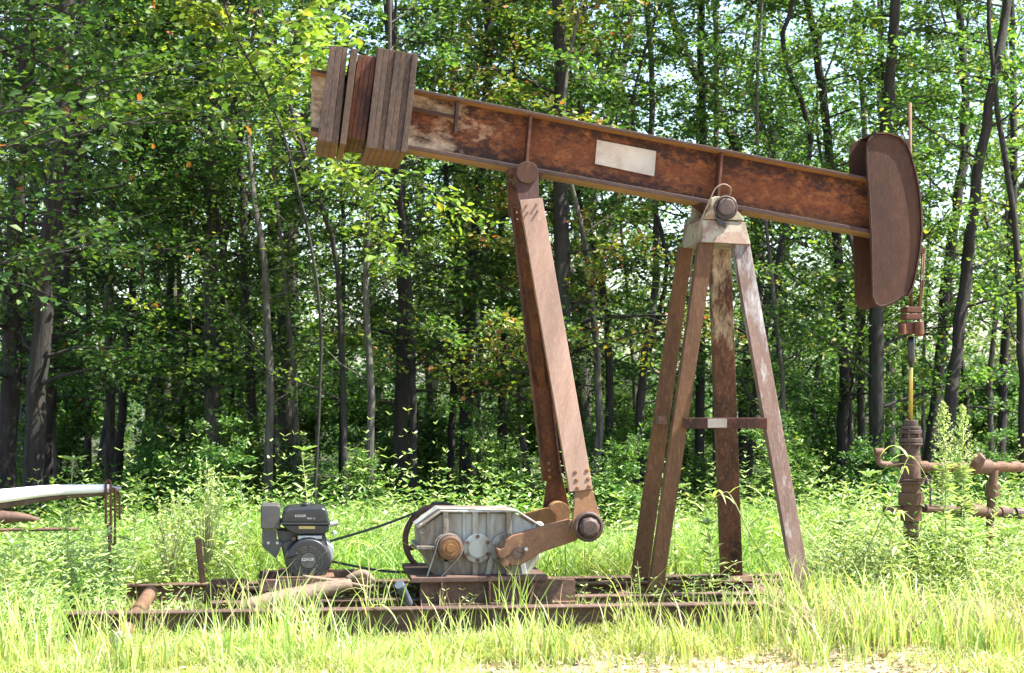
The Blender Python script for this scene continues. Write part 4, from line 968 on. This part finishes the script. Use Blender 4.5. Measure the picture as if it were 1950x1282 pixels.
blades(9000, g6.xs, g6.ys, lambda rg, x, y: (.2 + .3 * rg.random(len(x))) , .009, .5, 'left_grass', 'grass_far', 'long grass among the weeds at the left', 16, lambda x, y, rg: (x < P(110, 720, 1).x * y))
blades(2600, lambda rg, n: (lambda c: (setattr(g2, 'y', 9.1 + .6 * c[0] + rg.normal(0, .05, n)), P(1500, 720, 1).x * 9.4 + 1.7 * c[1] + rg.normal(0, .05, n))[1])((rg.random(30)[rg.integers(0, 30, n)], rg.random(n))), g2.ys, lambda rg, x, y: .08 + .3 * rg.random(len(x)), .005, .9, 'dead_grass', 'litter', 'tangle of dead brown grass at the right end of the frame', 17)
# dry litter and small leaves on the ground
lv = Leaves(); n = 9000; y = 7.9 + 4 * rng.random(n) ** 1.3; x = XL(y) + (XR(y) - XL(y)) * rng.random(n)
B = np.stack([x, y, hgt(x, y) + .004 + .03 * rng.random(n)], 1); Ls = rng.uniform(.02, .07, n)
D = unit(np.stack([rng.normal(0, 1, n), rng.normal(0, 1, n), rng.normal(.1, .3, n)], 1)); lv.add(B, D, unit(np.array([0, 0, 1.]) + rng.normal(0, .35, (n, 3))), Ls, Ls * rng.uniform(.1, .6, n))
tag(link('leaf_litter', lv.mesh('leaf_litter'), M['litter']), 'dry pale leaf litter scattered over the bare soil', 'litter', kind='stuff')

# ------------------------------------------------------------------ weeds
def weed(lv, mb, x, y, h, rg, leaf=.08, nodes=14, wid=.26, top=True, lean=.12, z0=None, droop=.2):
    z0 = float(hgt(x, y)) if z0 is None else z0
    a = rg.random() * 6.28; tip = Vector((x + math.cos(a) * h * lean, y + math.sin(a) * h * lean, z0 + h)); b = Vector((x, y, z0 - .02)); mid = (b + tip) / 2 + Vector((rg.normal(0, .02), rg.normal(0, .02), 0))
    pts = spline([b, mid, tip], 4)
    if mb is not None: mb.tube(pts, [.005 * (1 - .7 * i / 8) * (h / .7) for i in range(9)], 4, False)
    k = nodes; u = np.linspace(.12, 1, k).repeat(2); n = len(u)
    A = np.array([list(p) for p in pts]); ti = u * (len(pts) - 1); j = np.minimum(ti.astype(int), len(pts) - 2); f = (ti - j)[:, None]
    B = A[j] * (1 - f) + A[j + 1] * f; az = np.arange(n) * 3.1416 + (np.arange(n) // 2) * 1.9 + rg.normal(0, .3, n)
    el = .25 + .55 * u + rg.normal(0, .15, n) - droop; D = np.stack([np.cos(az) * np.cos(el), np.sin(az) * np.cos(el), np.sin(el)], 1)
    Nn = unit(np.stack([-np.cos(az) * np.sin(el), -np.sin(az) * np.sin(el), np.cos(el)], 1) + rg.normal(0, .2, (n, 3)))
    L = leaf * (.6 + .6 * rg.random(n)) * (1.15 - .5 * u); lv.add(B, D, Nn, L, L * wid)
lv = Leaves(); rg = np.random.default_rng(21); mb = MB()
for i in range(3400):
    y = 11.5 + 3.0 * rg.random(); x = XL(y) + (XR(y) - XL(y)) * rg.random()
    weed(lv, None, x, y, (.12 + .8 * rg.random() ** 3.5) * (.5 + .9 * float(patch(x, y, .9))), rg, .04 + .045 * rg.random(), 8, .16 + .3 * rg.random())
tag(link('weeds', lv.mesh('weeds'), M['weed']), 'bed of leafy pale green weeds behind the frame', 'weeds', kind='stuff')
lv = Leaves()
for i in range(6500):
    y = 14.2 + 24 * rg.random() ** 1.9; x = XL(y) + (XR(y) - XL(y)) * rg.random()
    weed(lv, None, x, y, (.15 + .45 * rg.random() ** 2), rg, .05 + .06 * rg.random(), 7, .4 + .3 * rg.random(), z0=0.)
tag(link('undergrowth', lv.mesh('undergrowth'), M['leaf']), 'low leafy undergrowth covering the floor of the wood', 'undergrowth', kind='stuff')
lv = Leaves()
for i in range(2300):
    y = 9.3 + 2.4 * rg.random() ** .8; left = rg.random() < .45
    if left: x = XL(y) + (P(110 if y < 10.1 else 230, 720, 1).x * y - XL(y)) * rg.random() ** .9
    else: x = P(1560, 720, 1).x * y + (XR(y) - P(1560, 720, 1).x * y) * rg.random()
    weed(lv, None, x, y, (.25 + .3 * rg.random()) * (1 if y > 9.8 else .7), rg, .035 + .04 * rg.random(), 8, .2 + .2 * rg.random())
for i in range(190):
    y = 9.85 + .6 * rg.random(); x = P(1600 + 260 * rg.random(), 720, 1).x * y
    weed(lv, None, x, y, .28 + .3 * rg.random(), rg, .06 + .03 * rg.random(), 12, .18 + .12 * rg.random())
for i in range(260):
    y = 10.3 + 1.6 * rg.random(); x = P(1590, 720, 1).x * y + (XR(y) - P(1590, 720, 1).x * y) * rg.random()
    weed(lv, None, x, y, .38 + .4 * rg.random(), rg, .06 + .04 * rg.random(), 12, .2 + .15 * rg.random())
for i in range(350):
    y = 9.9 + 1.3 * rg.random(); x = P(300, 720, 1).x * y + (P(1540, 720, 1).x - P(300, 720, 1).x) * y * rg.random()
    weed(lv, None, x, y, .12 + .16 * rg.random(), rg, .05, 6, .35)
tag(link('side_weeds', lv.mesh('side_weeds'), M['weed']), 'low leafy weeds crowding both ends of the frame', 'weeds', kind='stuff')

def plant(px, py_top, y, seed, label, kind, name='weed', cat='weed', group=None):
    rg = np.random.default_rng(seed); top = P(px, py_top, y); x = top.x; z0 = float(hgt(x, y)); h = top.z - z0
    t = empty(name, (x, y, z0), label, cat, group); lv = Leaves(); fl = Leaves(); mb = MB()
    if kind == 'star':      # opposite lance leaves, star at the tip
        weed(lv, mb, x, y, h, rg, .13, 13, .24, lean=.02)
        n = 8; az = np.arange(n) * .785; D = unit(np.stack([np.cos(az), np.sin(az), np.full(n, .5)], 1)); tipp = np.array([x, y, z0 + h]); L = rg.uniform(.07, .11, n)
        lv.add(np.tile(tipp, (n, 1)), D, unit(np.stack([-np.cos(az) * .4, -np.sin(az) * .4, np.ones(n)], 1)), L, L * .26)
    elif kind == 'ragweed':  # many upright flower spikes
        for s_ in range(26):
            a = rg.random() * 6.28; r = rg.random() ** .6 * .17; base = Vector((x + math.cos(a) * r * .4, y + math.sin(a) * r * .4, z0 + h * (.35 + .2 * rg.random())))
            tip = Vector((x + math.cos(a) * r, y + math.sin(a) * r, z0 + h * (1 - .35 * (r / .17) ** 2 - .12 * rg.random()))); mb.tube([Vector((x, y, z0 + h * .2)), base, tip], [.004, .003, .001], 4, False)
            n = 46; u = rg.random(n)[:, None]; B = np.array(base) + (np.array(tip) - np.array(base)) * (.35 + .65 * u); L = rg.uniform(.008, .02, n)
            fl.add(B, unit(rg.normal(0, 1, (n, 3)) + np.array([0, 0, .3])), unit(rg.normal(0, 1, (n, 3))), L, L * .7)
        for s_ in range(5): weed(lv, mb, x + rg.normal(0, .05), y + rg.normal(0, .05), h * (.5 + .25 * rg.random()), rg, .09, 12, .35, lean=.2)
    elif kind == 'goldenrod':  # tall stem, dense short leaves, plume at top
        mb.tube([(x, y, z0 - .02), (x + .01, y, z0 + h * .5), (x, y, z0 + h)], [.006, .005, .002], 5)
        n = 240; u = rg.random(n) ** .8; az = rg.random(n) * 6.28; B = np.stack([np.full(n, x), np.full(n, y), z0 + h * (.1 + .6 * u)], 1)
        D = unit(np.stack([np.cos(az), np.sin(az), rg.uniform(.1, .6, n)], 1)); L = rg.uniform(.05, .09, n); lv.add(B, D, unit(np.stack([-np.cos(az) * .3, -np.sin(az) * .3, np.ones(n)], 1)), L, L * .16)
        for s_ in range(60):
            u = s_ / 60; zb = z0 + h * (.62 + .37 * u); a = s_ * 2.4; r = .085 * (1 - u) ** .7 * (.5 + .8 * min(1, u * 4)) + .006; tip = Vector((x + math.cos(a) * r, y + math.sin(a) * r, zb + r * .8)); b0 = Vector((x, y, zb)); mb.tube([b0, tip], [.0015, .001], 3, False)
            n = 16; q = rg.random((n, 1)); L = rg.uniform(.008, .018, n); fl.add(np.array(b0) + (np.array(tip) - np.array(b0)) * q, unit(rg.normal(0, 1, (n, 3)) + np.array([0, 0, .6])), unit(rg.normal(0, 1, (n, 3))), L, L * .6)
    mb.build('stem', M['stem'], t)
    if lv.B: link('leaves', lv.mesh('leaves', (x, y, z0)), M['weed'], t)
    if fl.B: link('flower_spikes', fl.mesh('flower_spikes', (x, y, z0)), M['weed_flower'], t)
    return t
plant(1797, 762, 10.2, 1, 'tall goldenrod plume, left of the pair beside the wellhead', 'goldenrod')
plant(1832, 768, 10.35, 2, 'tall goldenrod plume, right of the pair above the flow line', 'goldenrod')
plant(392, 868, 11.6, 3, 'tall bushy weed with many upright flower spikes left of the engine', 'ragweed')
plant(325, 925, 11.5, 4, 'smaller spiky weed just left of the tall bushy one', 'ragweed')
plant(138, 878, 10.6, 5, 'tall lance leaved weed in front of the white pole', 'star')
plant(580, 858, 12.2, 6, 'tall lance leaved weed rising behind the engine fuel tank', 'star')
plant(462, 915, 11.6, 7, 'lance leaved weed between the spiky weed and the engine', 'star')
plant(265, 950, 11.3, 8, 'lance leaved weed right of the hanging links', 'star')
for i, (px, py, y) in enumerate(((60, 1010, 10.2), (20, 1040, 10), (175, 1010, 10.4), (95, 1075, 9.9), (430, 960, 12), (1290, 930, 11.5), (1345, 1000, 10.8), (1450, 960, 12.2), (1620, 940, 11.2), (1655, 905, 11.6), (1700, 985, 9.9), (1600, 1000, 10.6), (1920, 1010, 9.9), (1950, 960, 11.4), (1850, 1015, 10), (740, 955, 12.5), (1180, 950, 12.4))):
    plant(px, py, y, 40 + i, 'leafy green weed standing up out of the grass', 'star', group='leafy weeds in the grass')

# arching coarse grass stalks
def arch(pts, y, seed, label):
    rg = np.random.default_rng(seed); sp = spline([P(a, b, y + .02 * i) for i, (a, b) in enumerate(pts)], 8); o = sp[0]
    t = empty('grass_stalk', o, label, 'grass stalk'); mb = MB(); k = len(sp); mb.tube(sp, [.005 - .003 * i / k for i in range(k)], 5); mb.build('stem', M['stem'], t, smooth=True)
    for s_ in range(7):
        mb = MB(); i = int(k * (.12 + .12 * s_)); i = min(i, k - 2); a = rg.random() * 6.28; L = .22 + .2 * rg.random(); d = Vector((math.cos(a), math.sin(a) * .6, .9)); q = sp[i].copy(); pp = [q.copy()]
        for j in range(6): d = (d + Vector((0, 0, -.33))).normalized(); q = q + d * L / 6; pp.append(q.copy())
        sd = Vector((d.y, -d.x, 0)).normalized(); W = [.007, .009, .009, .008, .006, .004, .0005]
        vs = [v for p_, w_ in zip(pp, W) for v in (p_ - sd * w_, p_ + sd * w_)]
        mb.add(vs, [(2 * j, 2 * j + 1, 2 * j + 3, 2 * j + 2) for j in range(6)])
        mb.build('blade', M['grass'], t)
    return t
arch([(1500, 1150), (1430, 1020), (1395, 950), (1378, 938), (1345, 965), (1330, 1000)], 10.0, 1, 'long grass stalk arching over in front of the far post leg')
arch([(1600, 1150), (1660, 1030), (1705, 930), (1730, 872), (1750, 885), (1780, 940)], 9.9, 2, 'long grass stalk bending over in front of the wellhead')
arch([(1640, 1180), (1680, 1080), (1705, 1000), (1716, 975), (1740, 990)], 9.8, 3, 'pale grass stalk bending below the wellhead')
arch([(1650, 1282), (1760, 1180), (1860, 1090), (1905, 1040), (1960, 1020)], 9.0, 4, 'long grass stalk leaning right at the lower right')
arch([(690, 1200), (705, 1120), (700, 1060), (708, 1040), (725, 1070)], 9.8, 5, 'thick grass stalk standing in front of the drive belt')
